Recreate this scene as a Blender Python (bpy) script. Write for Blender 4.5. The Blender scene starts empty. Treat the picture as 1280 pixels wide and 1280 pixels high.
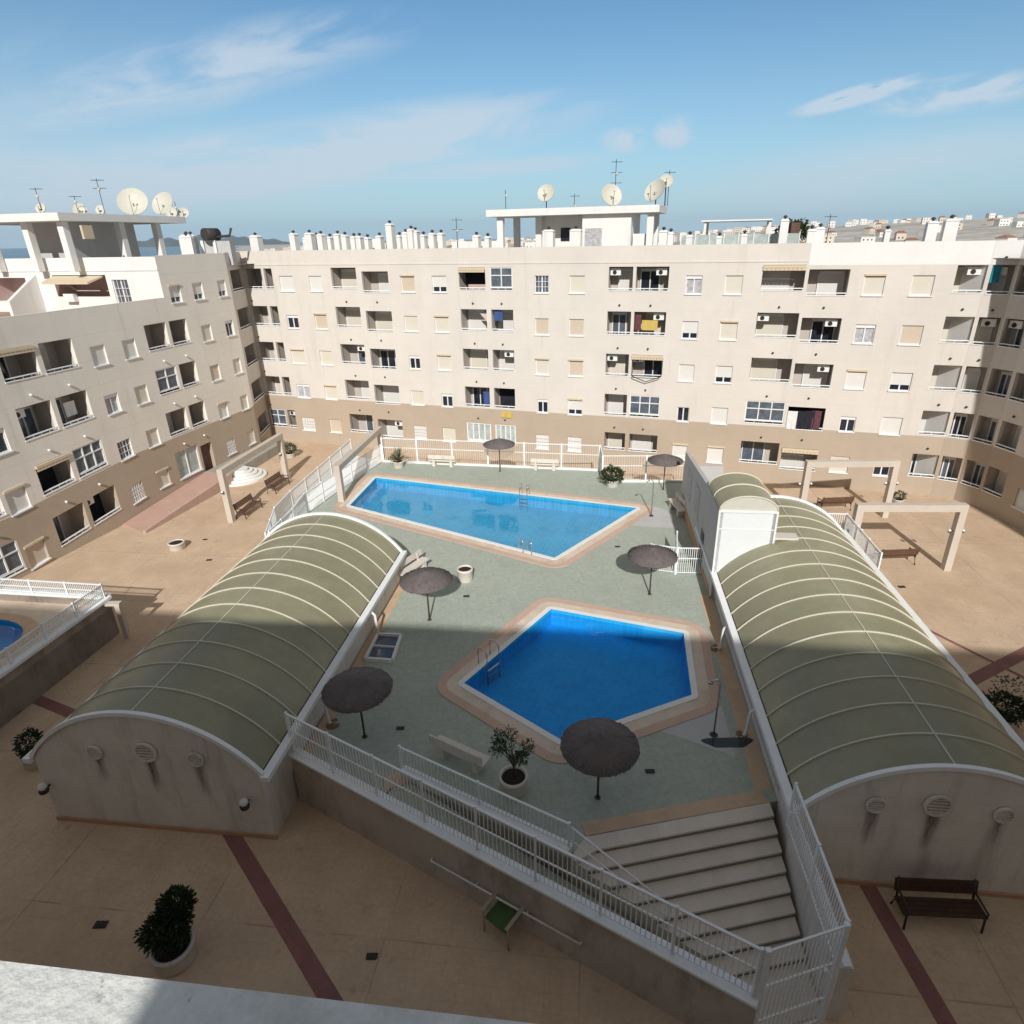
import bpy, math, random
from mathutils import Vector, Matrix
random.seed(7)
rnd = random.random
def ru(a, b): return a + (b-a)*random.random()
sc = bpy.context.scene
COL = sc.collection
rad = math.radians

# ------------------------------------------------------------------ camera
FPX, PITCH, ROLL, CH, CX, CY = 789.4, rad(23.521), rad(1.088), 15.825, 653.0, 640.0
Fv = Vector((0, math.cos(PITCH), -math.sin(PITCH)))
Uv = Vector((0, math.sin(PITCH), math.cos(PITCH)))
_c, _s = math.cos(ROLL), math.sin(ROLL)
Rr = Vector((1, 0, 0))*_c - Uv*_s
Ur = Vector((1, 0, 0))*_s + Uv*_c
cam = bpy.data.cameras.new('camera'); camo = bpy.data.objects.new('camera', cam); COL.objects.link(camo)
m = Matrix((Rr, Ur, -Fv)).transposed().to_4x4(); m.translation = (0, 0, CH)
camo.matrix_world = m
cam.sensor_width = 36; cam.lens = FPX/1280*36
cam.shift_x = (640-CX)/1280; cam.shift_y = 0
cam.clip_start = .05; cam.clip_end = 30000
sc.camera = camo
# surveying helpers: turn a sighting from the camera position into a point of a known level or wall
def ray(x, y): return Fv + Rr*((x-CX)/FPX) + Ur*((CY-y)/FPX)
def gp(x, y, z=0.0):
    d = ray(x, y); t = (z-CH)/d.z
    return Vector((d.x*t, d.y*t, z))

# ------------------------------------------------------------------ materials
M = {}
def mat(name, col, rough=.8, var=.12, scale=1.5, bump=0, bscale=30, metal=0, extra=None, spec=.3, fine=.06, fscale=40):
    m = bpy.data.materials.new(name); m.use_nodes = True
    nt = m.node_tree; N = nt.nodes; L = nt.links
    b = N['Principled BSDF']
    b.inputs['Roughness'].default_value = rough; b.inputs['Metallic'].default_value = metal
    b.inputs['Specular IOR Level'].default_value = spec
    g = N.new('ShaderNodeNewGeometry')
    no = N.new('ShaderNodeTexNoise'); no.inputs['Scale'].default_value = scale; no.inputs['Detail'].default_value = 6
    no.inputs['Roughness'].default_value = .65
    L.new(g.outputs['Position'], no.inputs['Vector'])
    no2 = N.new('ShaderNodeTexNoise'); no2.inputs['Scale'].default_value = fscale; no2.inputs['Detail'].default_value = 3
    L.new(g.outputs['Position'], no2.inputs['Vector'])
    mr = N.new('ShaderNodeMapRange'); mr.inputs[1].default_value = .3; mr.inputs[2].default_value = .7
    mr.inputs[3].default_value = 1-var; mr.inputs[4].default_value = 1+var
    L.new(no.outputs['Fac'], mr.inputs[0])
    mr2 = N.new('ShaderNodeMapRange'); mr2.inputs[1].default_value = .3; mr2.inputs[2].default_value = .7
    mr2.inputs[3].default_value = 1-fine; mr2.inputs[4].default_value = 1+fine
    L.new(no2.outputs['Fac'], mr2.inputs[0])
    mu = N.new('ShaderNodeMath'); mu.operation = 'MULTIPLY'; L.new(mr.outputs[0], mu.inputs[0]); L.new(mr2.outputs[0], mu.inputs[1])
    vm = N.new('ShaderNodeVectorMath'); vm.operation = 'SCALE'; vm.inputs[0].default_value = col[:3]
    L.new(mu.outputs[0], vm.inputs['Scale'])
    out = vm.outputs[0]
    if extra: out = extra(nt, g, out) or out
    L.new(out, b.inputs['Base Color'])
    if bump:
        nb = N.new('ShaderNodeTexNoise'); nb.inputs['Scale'].default_value = bscale; nb.inputs['Detail'].default_value = 4
        L.new(g.outputs['Position'], nb.inputs['Vector'])
        bp = N.new('ShaderNodeBump'); bp.inputs['Strength'].default_value = bump; bp.inputs['Distance'].default_value = .02
        L.new(nb.outputs['Fac'], bp.inputs['Height']); L.new(bp.outputs[0], b.inputs['Normal'])
    M[name] = m
    return m
def mixc(nt, fac, a, colb, k=1.0):
    N = nt.nodes; L = nt.links
    mx = N.new('ShaderNodeMix'); mx.data_type = 'RGBA'
    if hasattr(fac, 'is_linked') or not isinstance(fac, (int, float)):
        if k != 1:
            mm = N.new('ShaderNodeMath'); mm.operation = 'MULTIPLY'; mm.inputs[1].default_value = k; L.new(fac, mm.inputs[0]); fac = mm.outputs[0]
        L.new(fac, mx.inputs[0])
    L.new(a, mx.inputs[6])
    mx.inputs[7].default_value = (*colb, 1)
    return mx.outputs[2]
def brick_extra(w, h, mortar, mcol, rot=0, k=.6, off=.5, var=.0):
    def f(nt, g, out):
        N = nt.nodes; L = nt.links
        mp = N.new('ShaderNodeMapping'); mp.inputs['Rotation'].default_value = (0, 0, rot)
        L.new(g.outputs['Position'], mp.inputs[0])
        br = N.new('ShaderNodeTexBrick'); br.inputs['Scale'].default_value = 1; br.offset = off
        br.inputs['Brick Width'].default_value = w; br.inputs['Row Height'].default_value = h
        br.inputs['Mortar Size'].default_value = mortar; br.inputs['Mortar Smooth'].default_value = .3
        br.inputs['Mortar'].default_value = (1, 1, 1, 1)
        br.inputs['Color1'].default_value = (1, 1, 1, 1); v = 1-var; br.inputs['Color2'].default_value = (v, v, v, 1)
        L.new(mp.outputs[0], br.inputs['Vector'])
        mm = N.new('ShaderNodeMix'); mm.data_type = 'RGBA'; mm.blend_type = 'MULTIPLY'; mm.inputs[0].default_value = 1
        L.new(out, mm.inputs[6]); L.new(br.outputs['Color'], mm.inputs[7])
        nz = N.new('ShaderNodeTexNoise'); nz.inputs['Scale'].default_value = .9; nz.inputs['Detail'].default_value = 4; L.new(g.outputs['Position'], nz.inputs['Vector'])
        rz = N.new('ShaderNodeMapRange'); rz.inputs[1].default_value = .40; rz.inputs[2].default_value = .62; rz.inputs[3].default_value = .15; L.new(nz.outputs['Fac'], rz.inputs[0])
        mz = N.new('ShaderNodeMath'); mz.operation = 'MULTIPLY'; L.new(br.outputs['Fac'], mz.inputs[0]); L.new(rz.outputs[0], mz.inputs[1])
        return mixc(nt, mz.outputs[0], mm.outputs[2], mcol, k)
    return f
def stain_extra(col, lo, hi, scale=.4, k=.7, sx=1, sy=1, sz=1):
    def f(nt, g, out):
        N = nt.nodes; L = nt.links
        mp = N.new('ShaderNodeMapping'); mp.inputs['Scale'].default_value = (sx, sy, sz)
        L.new(g.outputs['Position'], mp.inputs[0])
        no = N.new('ShaderNodeTexNoise'); no.inputs['Scale'].default_value = scale; no.inputs['Detail'].default_value = 7
        no.inputs['Roughness'].default_value = .7
        L.new(mp.outputs[0], no.inputs['Vector'])
        mr = N.new('ShaderNodeMapRange'); mr.inputs[1].default_value = lo; mr.inputs[2].default_value = hi
        L.new(no.outputs['Fac'], mr.inputs[0])
        return mixc(nt, mr.outputs[0], out, col, k)
    return f
def chain(*fs):
    def f(nt, g, out):
        for q in fs: out = q(nt, g, out) or out
        return out
    return f
def hlines(period, width, col, k=.5):
    def f(nt, g, out):
        N = nt.nodes; L = nt.links
        sp = N.new('ShaderNodeSeparateXYZ'); L.new(g.outputs['Position'], sp.inputs[0])
        dv = N.new('ShaderNodeMath'); dv.operation = 'DIVIDE'; dv.inputs[1].default_value = period; L.new(sp.outputs[2], dv.inputs[0])
        fr = N.new('ShaderNodeMath'); fr.operation = 'FRACT'; L.new(dv.outputs[0], fr.inputs[0])
        ls = N.new('ShaderNodeMath'); ls.operation = 'LESS_THAN'; ls.inputs[1].default_value = width; L.new(fr.outputs[0], ls.inputs[0])
        return mixc(nt, ls.outputs[0], out, col, k)
    return f

drips = stain_extra((.46, .42, .38), .54, .80, .9, .5, 1.6, 1.6, .12)
mat('cream_wall', (.65, .612, .562), .85, .05, .35, extra=chain(drips, hlines(1.4, .014, (.5, .44, .38), .35)))
mat('grey_cream_wall', (.77, .735, .67), .85, .05, .35, extra=chain(drips, hlines(1.4, .014, (.42, .38, .33), .35)))
mat('tan_wall', (.44, .365, .285), .85, .06, .4, extra=chain(drips, hlines(.7, .016, (.33, .25, .18), .3)))
mat('white_wall', (.76, .76, .74), .8, .04, .6, extra=stain_extra((.5, .5, .47), .56, .8, .8, .5, 1.5, 1.5, .2))
mat('white_paint', (.76, .77, .77), .45, .04, 3)
mat('white_metal', (.84, .87, .88), .4, .05, 3, extra=stain_extra((.42, .36, .3), .62, .8, 3, .5))
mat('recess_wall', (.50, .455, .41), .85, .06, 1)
mat('shutter', (.64, .60, .51), .6, .03, 1, extra=hlines(.07, .2, (.5, .47, .42), .5))
mat('shutter_white', (.68, .67, .64), .55, .03, 1, extra=hlines(.07, .2, (.55, .55, .54), .5))
mat('shutter_beige', (.58, .49, .39), .6, .03, 1, extra=hlines(.07, .2, (.42, .36, .28), .5))
mat('curtain', (.42, .42, .44), .7, .35, 5)
g_ = mat('dark_glass', (.018, .022, .035), .08, .2, 3, spec=.6)
mat('dim_glass', (.10, .12, .15), .12, .4, 2.5, spec=.6)
mat('dark_metal', (.03, .027, .025), .5, .1, 5)
mat('iron', (.05, .045, .045), .55, .2, 6)
mat('dark_wood', (.07, .035, .022), .6, .25, 6)
mat('brown_slat', (.13, .07, .045), .65, .25, 6)
mat('grey_concrete', (.36, .34, .30), .85, .12, 1.3)
mat('portal_render', (.56, .50, .43), .85, .06, 1.0, extra=stain_extra((.3, .26, .22), .58, .8, 1.5, .5, 1, 1, .3))
mat('retaining_render', (.52, .455, .385), .88, .10, .7, bump=.2, extra=chain(stain_extra((.21, .17, .14), .50, .72, .9, .7, 1.3, 1.3, .5), stain_extra((.6, .56, .5), .62, .7, 2.2, .5)))
mat('vault_render', (.74, .70, .64), .88, .08, .8, bump=.2, extra=chain(stain_extra((.27, .24, .19), .5, .75, .8, .65, 1.6, 1.6, .25), hlines(.62, .012, (.33, .31, .28), .4)))
mat('wall_grey', (.50, .50, .50), .8, .05, .8, extra=stain_extra((.33, .31, .29), .55, .8, 1.1, .5, 1, 1, .3))
mat('skirting', (.50, .31, .19), .8, .1, 2)
mat('plaza_paving', (.605, .458, .325), .85, .10, .55, bump=.15, fine=.07, fscale=9, extra=chain(
    brick_extra(.4, .4, .012, (.34, .26, .19), rad(7), .38, 0, .05),
    brick_extra(4.8, 4.8, .03, (.24, .18, .13), rad(7), .45, 0, .03),
    stain_extra((.44, .30, .20), .46, .74, .22, .6),
    stain_extra((.24, .18, .13), .58, .74, 1.6, .5), stain_extra((.68, .56, .42), .60, .72, .9, .35)))
mat('red_band', (.27, .13, .12), .8, .12, 1.5, extra=brick_extra(.4, .4, .012, (.15, .08, .07), rad(40), .5, 0, .1))
mat('pink_ramp', (.50, .33, .27), .8, .08, 1.2, extra=brick_extra(.3, .3, .01, (.33, .22, .18), rad(13), .5, 0))
mat('terrace_green', (.40, .445, .385), .8, .06, .5, bump=.1, fine=.09, fscale=7, extra=chain(
    brick_extra(.45, .45, .010, (.20, .24, .20), rad(-8), .45, 0, .05),
    stain_extra((.28, .32, .275), .50, .72, .5, .5),
    stain_extra((.52, .53, .46), .57, .72, 1.1, .3),
    stain_extra((.07, .09, .08), .70, .80, 2.2, .5)))
mat('beige_edge', (.60, .43, .29), .8, .1, 2, extra=brick_extra(.3, .3, .012, (.36, .27, .2), rad(-8), .3, 0, .06))
mat('pool_coping', (.68, .585, .475), .75, .08, 2, extra=chain(brick_extra(.5, .5, .012, (.42, .35, .28), rad(20), .3, 0, .05), stain_extra((.40, .27, .19), .50, .7, .9, .5)))
mat('pool_white', (.78, .79, .77), .5, .05, 4)
mat('pool_tile', (.04, .35, .60), .4, .10, 1.2, extra=brick_extra(.25, .25, .012, (.16, .52, .72), rad(20), .7, 0, .12))
mat('pool_tile_deep', (.025, .39, .78), .4, .08, 1.2, extra=brick_extra(.25, .25, .012, (.08, .5, .85), rad(20), .6, 0, .12))
mat('step_stone', (.70, .64, .56), .8, .08, 1.5, bump=.1, extra=brick_extra(.6, 2.0, .012, (.55, .52, .46), rad(10), .6, .5, .1))
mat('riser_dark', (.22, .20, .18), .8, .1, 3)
mat('polycarb', (.32, .305, .195), .33, .10, .6, spec=.4, fine=.03, extra=chain(stain_extra((.20, .20, .125), .42, .70, .35, .8), stain_extra((.40, .35, .19), .54, .75, .7, .55), stain_extra((.16, .17, .13), .56, .8, 3, .4)))
mat('cream_rib', (.62, .59, .49), .5, .04, 2)
mat('thatch', (.15, .13, .128), .95, .12, 3, fine=.22, fscale=45, bump=.5, bscale=60)
mat('pole_wood', (.09, .065, .05), .7, .2, 6)
mat('pot_white', (.66, .62, .56), .7, .08, 3, extra=stain_extra((.35, .30, .25), .55, .75, 5, .5))
mat('soil', (.03, .022, .018), .95, .3, 20)
mat('leaf_dark', (.03, .055, .02), .6, .6, 14, spec=.25)
mat('leaf_olive', (.075, .095, .055), .6, .5, 6)
mat('leaf_pale', (.16, .15, .085), .65, .5, 6)
mat('bark', (.09, .065, .045), .9, .3, 12)
mat('lamp_glass', (.80, .80, .78), .3, .02, 3)
mat('pale_glass', (.40, .46, .45), .25, .25, 2.5)
mat('coping_pink', (.58, .42, .33), .8, .08, 2, extra=brick_extra(.25, .25, .012, (.42, .30, .24), rad(20), .3, 0, .05))
def stain_mat(name, col, k):
    m = bpy.data.materials.new(name); m.use_nodes = True; nt = m.node_tree; N = nt.nodes; L = nt.links; b = N['Principled BSDF']
    b.inputs['Base Color'].default_value = (*col, 1); b.inputs['Roughness'].default_value = .9
    tc = N.new('ShaderNodeTexCoord'); sp = N.new('ShaderNodeSeparateXYZ'); L.new(tc.outputs['Generated'], sp.inputs[0])
    def mm(op, a, b_=None, cl=False):
        q = N.new('ShaderNodeMath'); q.operation = op; q.use_clamp = cl
        for i, z in enumerate((a, b_)):
            if z is None: continue
            if isinstance(z, (int, float)): q.inputs[i].default_value = z
            else: L.new(z, q.inputs[i])
        return q.outputs[0]
    e = mm('SUBTRACT', 1, mm('MULTIPLY', mm('ABSOLUTE', mm('SUBTRACT', sp.outputs[0], .5)), 2), True)
    e = mm('MULTIPLY', e, mm('POWER', sp.outputs[2], .8)); g = N.new('ShaderNodeNewGeometry')
    mp = N.new('ShaderNodeMapping'); mp.inputs['Scale'].default_value = (9, 9, 1.2); L.new(g.outputs['Position'], mp.inputs[0])
    no = N.new('ShaderNodeTexNoise'); no.inputs['Scale'].default_value = 1.3; no.inputs['Detail'].default_value = 5; L.new(mp.outputs[0], no.inputs['Vector'])
    a = mm('MULTIPLY', mm('MULTIPLY', e, mm('SUBTRACT', mm('MULTIPLY', no.outputs['Fac'], 2.6), .55, True)), k, True)
    L.new(a, b.inputs['Alpha']); M[name] = m
stain_mat('stain_brown', (.20, .13, .08), 1.3); stain_mat('stain_grey', (.22, .20, .17), 1.0)
mat('box_white', (.70, .73, .75), .6, .03, 1)
mat('chrome', (.55, .56, .58), .25, .05, 3, metal=.8)
mat('green_plastic', (.075, .14, .045), .5, .15, 8)
mat('beige_frame', (.42, .37, .27), .6, .1, 6)
mat('parapet_stone', (.70, .71, .68), .75, .10, 5, bump=.25, bscale=60, fine=.05, fscale=90, extra=chain(
    stain_extra((.30, .30, .29), .64, .70, 22, .7), stain_extra((.42, .40, .36), .52, .68, 4, .6)))
mat('roof_tile', (.34, .24, .19), .85, .15, 2)
mat('roof_red', (.30, .15, .10), .85, .2, .05)
mat('dish', (.56, .55, .48), .5, .04, 3)
mat('awning_cream', (.62, .52, .38), .8, .05, 4)
mat('cloth_teal', (.02, .20, .27), .9, .2, 4)
mat('cloth_blue', (.05, .09, .24), .9, .2, 4)
mat('cloth_yellow', (.55, .42, .12), .9, .1, 4)
mat('cloth_red', (.13, .05, .06), .9, .3, 4)
mat('cloth_white', (.72, .72, .72), .9, .1, 4)
mat('cloth_dark', (.02, .02, .03), .9, .3, 4)
mat('brown_door', (.12, .065, .05), .6, .2, 3)
mat('brownish', (.60, .49, .46), .85, .05, 1)
mat('rust', (.25, .14, .07), .9, .25, 9)
mat('house_white', (.74, .72, .69), .85, .12, .02)
mat('house_cream', (.62, .55, .48), .85, .12, .02)
mat('terrain', (.50, .47, .42), .95, .3, .01, fine=.2, fscale=.1, extra=stain_extra((.27, .27, .21), .50, .6, .03, .6))
mat('mountain', (.10, .11, .10), .95, .2, .002)
mat('bamboo_pink', (.50, .36, .30), .85, .1, 2)

def water_mat(name, tint, rough=.02):
    m = bpy.data.materials.new(name); m.use_nodes = True; nt = m.node_tree; N = nt.nodes; L = nt.links
    N.remove(N['Principled BSDF']); o = N['Material Output']
    tr = N.new('ShaderNodeBsdfTransparent'); tr.inputs[0].default_value = (*tint, 1)
    gl = N.new('ShaderNodeBsdfGlossy'); gl.inputs['Roughness'].default_value = rough; gl.inputs[0].default_value = (1, 1, 1, 1)
    g = N.new('ShaderNodeNewGeometry')
    n = N.new('ShaderNodeTexNoise'); n.inputs['Scale'].default_value = 1.1; n.inputs['Detail'].default_value = 4
    L.new(g.outputs['Position'], n.inputs['Vector'])
    bp = N.new('ShaderNodeBump'); bp.inputs['Strength'].default_value = .25; bp.inputs['Distance'].default_value = .05
    L.new(n.outputs['Fac'], bp.inputs['Height']); L.new(bp.outputs[0], gl.inputs['Normal'])
    dt = N.new('ShaderNodeVectorMath'); dt.operation = 'DOT_PRODUCT'; L.new(g.outputs['Incoming'], dt.inputs[0]); L.new(bp.outputs[0], dt.inputs[1])
    def mth(op, a, b=None):
        q = N.new('ShaderNodeMath'); q.operation = op
        for i, z in enumerate((a, b)):
            if z is None: continue
            if isinstance(z, (int, float)): q.inputs[i].default_value = z
            else: L.new(z, q.inputs[i])
        return q.outputs[0]
    fz = mth('ADD', mth('MULTIPLY', mth('POWER', mth('SUBTRACT', 1, mth('ABSOLUTE', dt.outputs['Value'])), 5), .98), .02)
    mx = N.new('ShaderNodeMixShader'); L.new(fz, mx.inputs[0]); L.new(tr.outputs[0], mx.inputs[1]); L.new(gl.outputs[0], mx.inputs[2])
    L.new(mx.outputs[0], o.inputs[0]); M[name] = m
water_mat('pool_water', (.72, .95, 1.0))
water_mat('pool_water_deep', (.60, .88, 1.0))
mat('sea', (.03, .10, .15), .25, .1, .002)

# ------------------------------------------------------------------ mesh builder
class MB:
    def __init__(s): s.v = []; s.f = []; s.mi = []; s.m = []; s.cur = 0; s.sm = []; s.smooth = False
    def use(s, name):
        if name not in s.m: s.m.append(name)
        s.cur = s.m.index(name); return s
    def face(s, idx): s.f.append(idx); s.mi.append(s.cur); s.sm.append(s.smooth)
    def quad(s, *p):
        n = len(s.v); s.v += [tuple(q) for q in p]; s.face(tuple(range(n, n+len(p))))
    def hexa(s, b, t):   # b,t : 4 bottom points ccw seen from above, 4 top
        n = len(s.v); s.v += [tuple(q) for q in b] + [tuple(q) for q in t]
        for q in ((3, 2, 1, 0), (4, 5, 6, 7), (0, 1, 5, 4), (1, 2, 6, 5), (2, 3, 7, 6), (3, 0, 4, 7)): s.face(tuple(n+i for i in q))
    def box(s, x0, x1, y0, y1, z0, z1):
        s.hexa([(x0, y0, z0), (x1, y0, z0), (x1, y1, z0), (x0, y1, z0)], [(x0, y0, z1), (x1, y0, z1), (x1, y1, z1), (x0, y1, z1)])
    def prism(s, poly, z0, z1, bottom=True):  # ccw poly; z may be callables
        n = len(s.v); k = len(poly)
        Z0 = z0 if callable(z0) else (lambda x, y: z0)
        Z1 = z1 if callable(z1) else (lambda x, y: z1)
        a = sum(poly[i][0]*poly[(i+1) % k][1]-poly[(i+1) % k][0]*poly[i][1] for i in range(k))
        if a < 0: poly = poly[::-1]
        s.v += [(p[0], p[1], Z0(p[0], p[1])) for p in poly] + [(p[0], p[1], Z1(p[0], p[1])) for p in poly]
        if bottom: s.face(tuple(n+i for i in reversed(range(k))))
        s.face(tuple(n+k+i for i in range(k)))
        for i in range(k): j = (i+1) % k; s.face((n+i, n+j, n+k+j, n+k+i))
    def beam(s, p, q, w, h, up=(0, 0, 1)):  # box from p to q, centred, w sideways, h along up
        p = Vector(p); q = Vector(q); d = (q-p).normalized(); u = Vector(up)
        sd = d.cross(u)
        if sd.length < 1e-4: sd = d.cross(Vector((1, 0, 0)))
        sd.normalize(); u = sd.cross(d).normalized(); a = sd*(w/2); b = u*(h/2)
        s.hexa([p-a-b, p+a-b, q+a-b, q-a-b], [p-a+b, p+a+b, q+a+b, q-a+b])
    def tube(s, pts, r, n=8, cap=True):
        pts = [Vector(p) for p in pts]; base = len(s.v); k = len(pts)
        rr = r if isinstance(r, (list, tuple)) else [r]*k
        sm = s.smooth; s.smooth = True
        for i, p in enumerate(pts):
            d = (pts[min(i+1, k-1)]-pts[max(i-1, 0)]).normalized()
            a = d.cross(Vector((0, 0, 1)))
            if a.length < 1e-3: a = Vector((1, 0, 0))
            a.normalize(); b = d.cross(a)
            for j in range(n):
                t = 2*math.pi*j/n; s.v.append(tuple(p+(a*math.cos(t)+b*math.sin(t))*rr[i]))
        for i in range(k-1):
            for j in range(n):
                A = base+i*n+j; B = base+i*n+(j+1) % n; s.face((A, A+n, B+n, B))
        s.smooth = False
        if cap: s.face(tuple(base+j for j in range(n))); s.face(tuple(base+(k-1)*n+j for j in reversed(range(n))))
        s.smooth = sm
    def lathe(s, prof, c=(0, 0, 0), n=24, smooth=True, jit=0):
        base = len(s.v); k = len(prof); sm = s.smooth; s.smooth = smooth
        for r, z in prof:
            for j in range(n):
                t = 2*math.pi*j/n; q = 1+(ru(-jit, jit) if jit else 0)
                s.v.append((c[0]+r*q*math.cos(t), c[1]+r*q*math.sin(t), c[2]+z+(ru(-jit, jit)*.3 if jit else 0)))
        for i in range(k-1):
            for j in range(n):
                A = base+i*n+j; B = base+i*n+(j+1) % n; s.face((A, B, B+n, A+n))
        s.smooth = sm
    def sphere(s, c, r, n=12):
        s.lathe([(max(1e-4, r*math.sin(math.pi*i/8)), -r*math.cos(math.pi*i/8)) for i in range(9)], c, n)
    def build(s, name, parent=None, matn=None, kind=None, label=None):
        if matn: s.m = [matn]; s.mi = [0]*len(s.f)
        me = bpy.data.meshes.new(name)
        off = Vector((0, 0, 0))
        r = parent
        while r is not None: off = off + r.location; r = r.parent
        if parent is not None and parent.get('local'): off = Vector((0, 0, 0))
        r = parent
        while r is not None:
            if r.get('is_local'): off = Vector((0, 0, 0)); break
            r = r.parent
        me.from_pydata([(v[0]-off.x, v[1]-off.y, v[2]-off.z) for v in s.v], [], s.f)
        for q in s.m: me.materials.append(M[q])
        me.polygons.foreach_set('material_index', s.mi)
        me.polygons.foreach_set('use_smooth', s.sm)
        me.update()
        o = bpy.data.objects.new(name, me); COL.objects.link(o)
        if parent is not None: o.parent = parent
        if kind: o['kind'] = kind
        if label: o['label'] = label
        return o
LOCALS = []
def thing(name, loc, label, cat, group=None, rz=0, local=False):
    o = bpy.data.objects.new(name, None); COL.objects.link(o); o.empty_display_size = .3
    o.location = Vector(loc) if len(loc) == 3 else Vector((*loc, 0)); o.rotation_euler = (0, 0, rz)
    o['label'] = label; o['category'] = cat
    if group: o['group'] = group
    if local: o['is_local'] = 1; LOCALS.append(o)
    return o
def tag(o, label, cat, group=None):
    o['label'] = label; o['category'] = cat
    if group: o['group'] = group
    return o
def kids(o): return [c for c in KID.get(o.name, [])]
def copy_tree(o, loc=None, rz=None, label=None, parent=None, scale=None):
    c = o.copy(); COL.objects.link(c)
    if parent is not None: c.parent = parent
    if loc is not None: c.location = Vector(loc)
    if rz is not None: c.rotation_euler = (0, 0, rz)
    if scale: c.scale = (scale,)*3
    if label: c['label'] = label
    for ch in list(o.children): copy_tree(ch, parent=c)
    return c

# ------------------------------------------------------------------ world, sun
EL = rad(33.0)
w = bpy.data.worlds.new('World'); sc.world = w; w.use_nodes = True
nt = w.node_tree; N = nt.nodes; L = nt.links
sky = N.new('ShaderNodeTexSky'); sky.sky_type = 'NISHITA'; sky.sun_disc = False
sky.sun_elevation = EL; sky.sun_rotation = rad(180); sky.altitude = 20; sky.air_density = 1.0; sky.dust_density = .6; sky.ozone_density = 1.6
tc = N.new('ShaderNodeTexCoord'); sx = N.new('ShaderNodeSeparateXYZ'); L.new(tc.outputs['Generated'], sx.inputs[0])
def math_(op, a, b=None, clamp=False):
    n = N.new('ShaderNodeMath'); n.operation = op; n.use_clamp = clamp
    for i, q in enumerate((a, b)):
        if q is None: continue
        if isinstance(q, (int, float)): n.inputs[i].default_value = q
        else: L.new(q, n.inputs[i])
    return n.outputs[0]
yy = math_('MAXIMUM', sx.outputs[1], .05)
u = math_('DIVIDE', sx.outputs[0], yy); v = math_('DIVIDE', sx.outputs[2], yy)
cmb = N.new('ShaderNodeCombineXYZ'); L.new(u, cmb.inputs[0]); L.new(v, cmb.inputs[1])
total = None
def uv(x, y):
    d = ray(x, y); return d.x/d.y, d.z/d.y
def streak(p, q, wd, amt, ns, lo, hi, str_=6):
    global total
    a = uv(*p); b = uv(*q); dx, dy = b[0]-a[0], b[1]-a[1]; ln = math.hypot(dx, dy); dx /= ln; dy /= ln
    mx, my = (a[0]+b[0])/2, (a[1]+b[1])/2
    du = math_('SUBTRACT', u, mx); dv = math_('SUBTRACT', v, my)
    al = math_('ADD', math_('MULTIPLY', du, dx), math_('MULTIPLY', dv, dy))
    ac = math_('SUBTRACT', math_('MULTIPLY', dv, dx), math_('MULTIPLY', du, dy))
    c2 = N.new('ShaderNodeCombineXYZ'); L.new(al, c2.inputs[0]); L.new(math_('MULTIPLY', ac, str_), c2.inputs[1]); c2.inputs[2].default_value = mx*7
    no = N.new('ShaderNodeTexNoise'); no.inputs['Scale'].default_value = ns; no.inputs['Detail'].default_value = 9; no.inputs['Roughness'].default_value = .62
    no.inputs['Distortion'].default_value = .6
    L.new(c2.outputs[0], no.inputs['Vector'])
    mr = N.new('ShaderNodeMapRange'); mr.interpolation_type = 'SMOOTHSTEP'; mr.inputs[1].default_value = lo; mr.inputs[2].default_value = hi; L.new(no.outputs['Fac'], mr.inputs[0])
    e1 = math_('DIVIDE', al, ln*.5); e2 = math_('DIVIDE', ac, wd)
    rr = math_('ADD', math_('MULTIPLY', e1, e1), math_('MULTIPLY', e2, e2))
    ms = math_('POWER', math_('SUBTRACT', 1, rr, True), 1.3)
    r = math_('MULTIPLY', math_('MULTIPLY', ms, mr.outputs[0]), amt)
    total = r if total is None else math_('ADD', total, r)
streak((40, 252), (810, 122), .05, 1.25, 4.0, .30, .58, 5)
streak((-250, 262), (620, 190), .07, .7, 3.0, .30, .62, 5)
streak((470, 222), (800, 196), .016, .7, 5, .30, .6, 5)
streak((-40, 150), (560, 20), .05, .8, 4.5, .34, .62, 5)
streak((-450, 240), (420, 100), .19, .6, 2.0, .25, .7, 3)
streak((745, 178), (815, 172), .020, 1.2, 14, .34, .6, 1.6)
streak((812, 170), (878, 160), .024, 1.3, 14, .34, .6, 1.6)
streak((975, 147), (1170, 92), .014, 1.7, 12, .34, .56, 4)
streak((1070, 136), (1340, 98), .026, 1.2, 9, .34, .6, 3.5)
streak((780, 272), (1450, 165), .065, .65, 3, .28, .62, 5)
cl = math_('MINIMUM', total, .78)
# pale air near the horizon line of the sky itself
hz = math_('POWER', math_('SUBTRACT', 1, math_('MULTIPLY', math_('ABSOLUTE', sx.outputs[2]), 3.2), True), 2.0)
bg = N['Background']
mxh = N.new('ShaderNodeMix'); mxh.data_type = 'RGBA'; L.new(math_('MULTIPLY', hz, .9), mxh.inputs[0])
gam = N.new('ShaderNodeMix'); gam.data_type = 'RGBA'; gam.blend_type = 'MULTIPLY'; gam.inputs[0].default_value = 1
L.new(sky.outputs[0], gam.inputs[6]); gam.inputs[7].default_value = (.62, .90, 1.03, 1)
L.new(gam.outputs[2], mxh.inputs[6]); mxh.inputs[7].default_value = (5.0, 7.1, 8.6, 1)
mxc = N.new('ShaderNodeMix'); mxc.data_type = 'RGBA'; L.new(cl, mxc.inputs[0]); L.new(mxh.outputs[2], mxc.inputs[6]); mxc.inputs[7].default_value = (6.0, 7.0, 8.0, 1)
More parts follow.
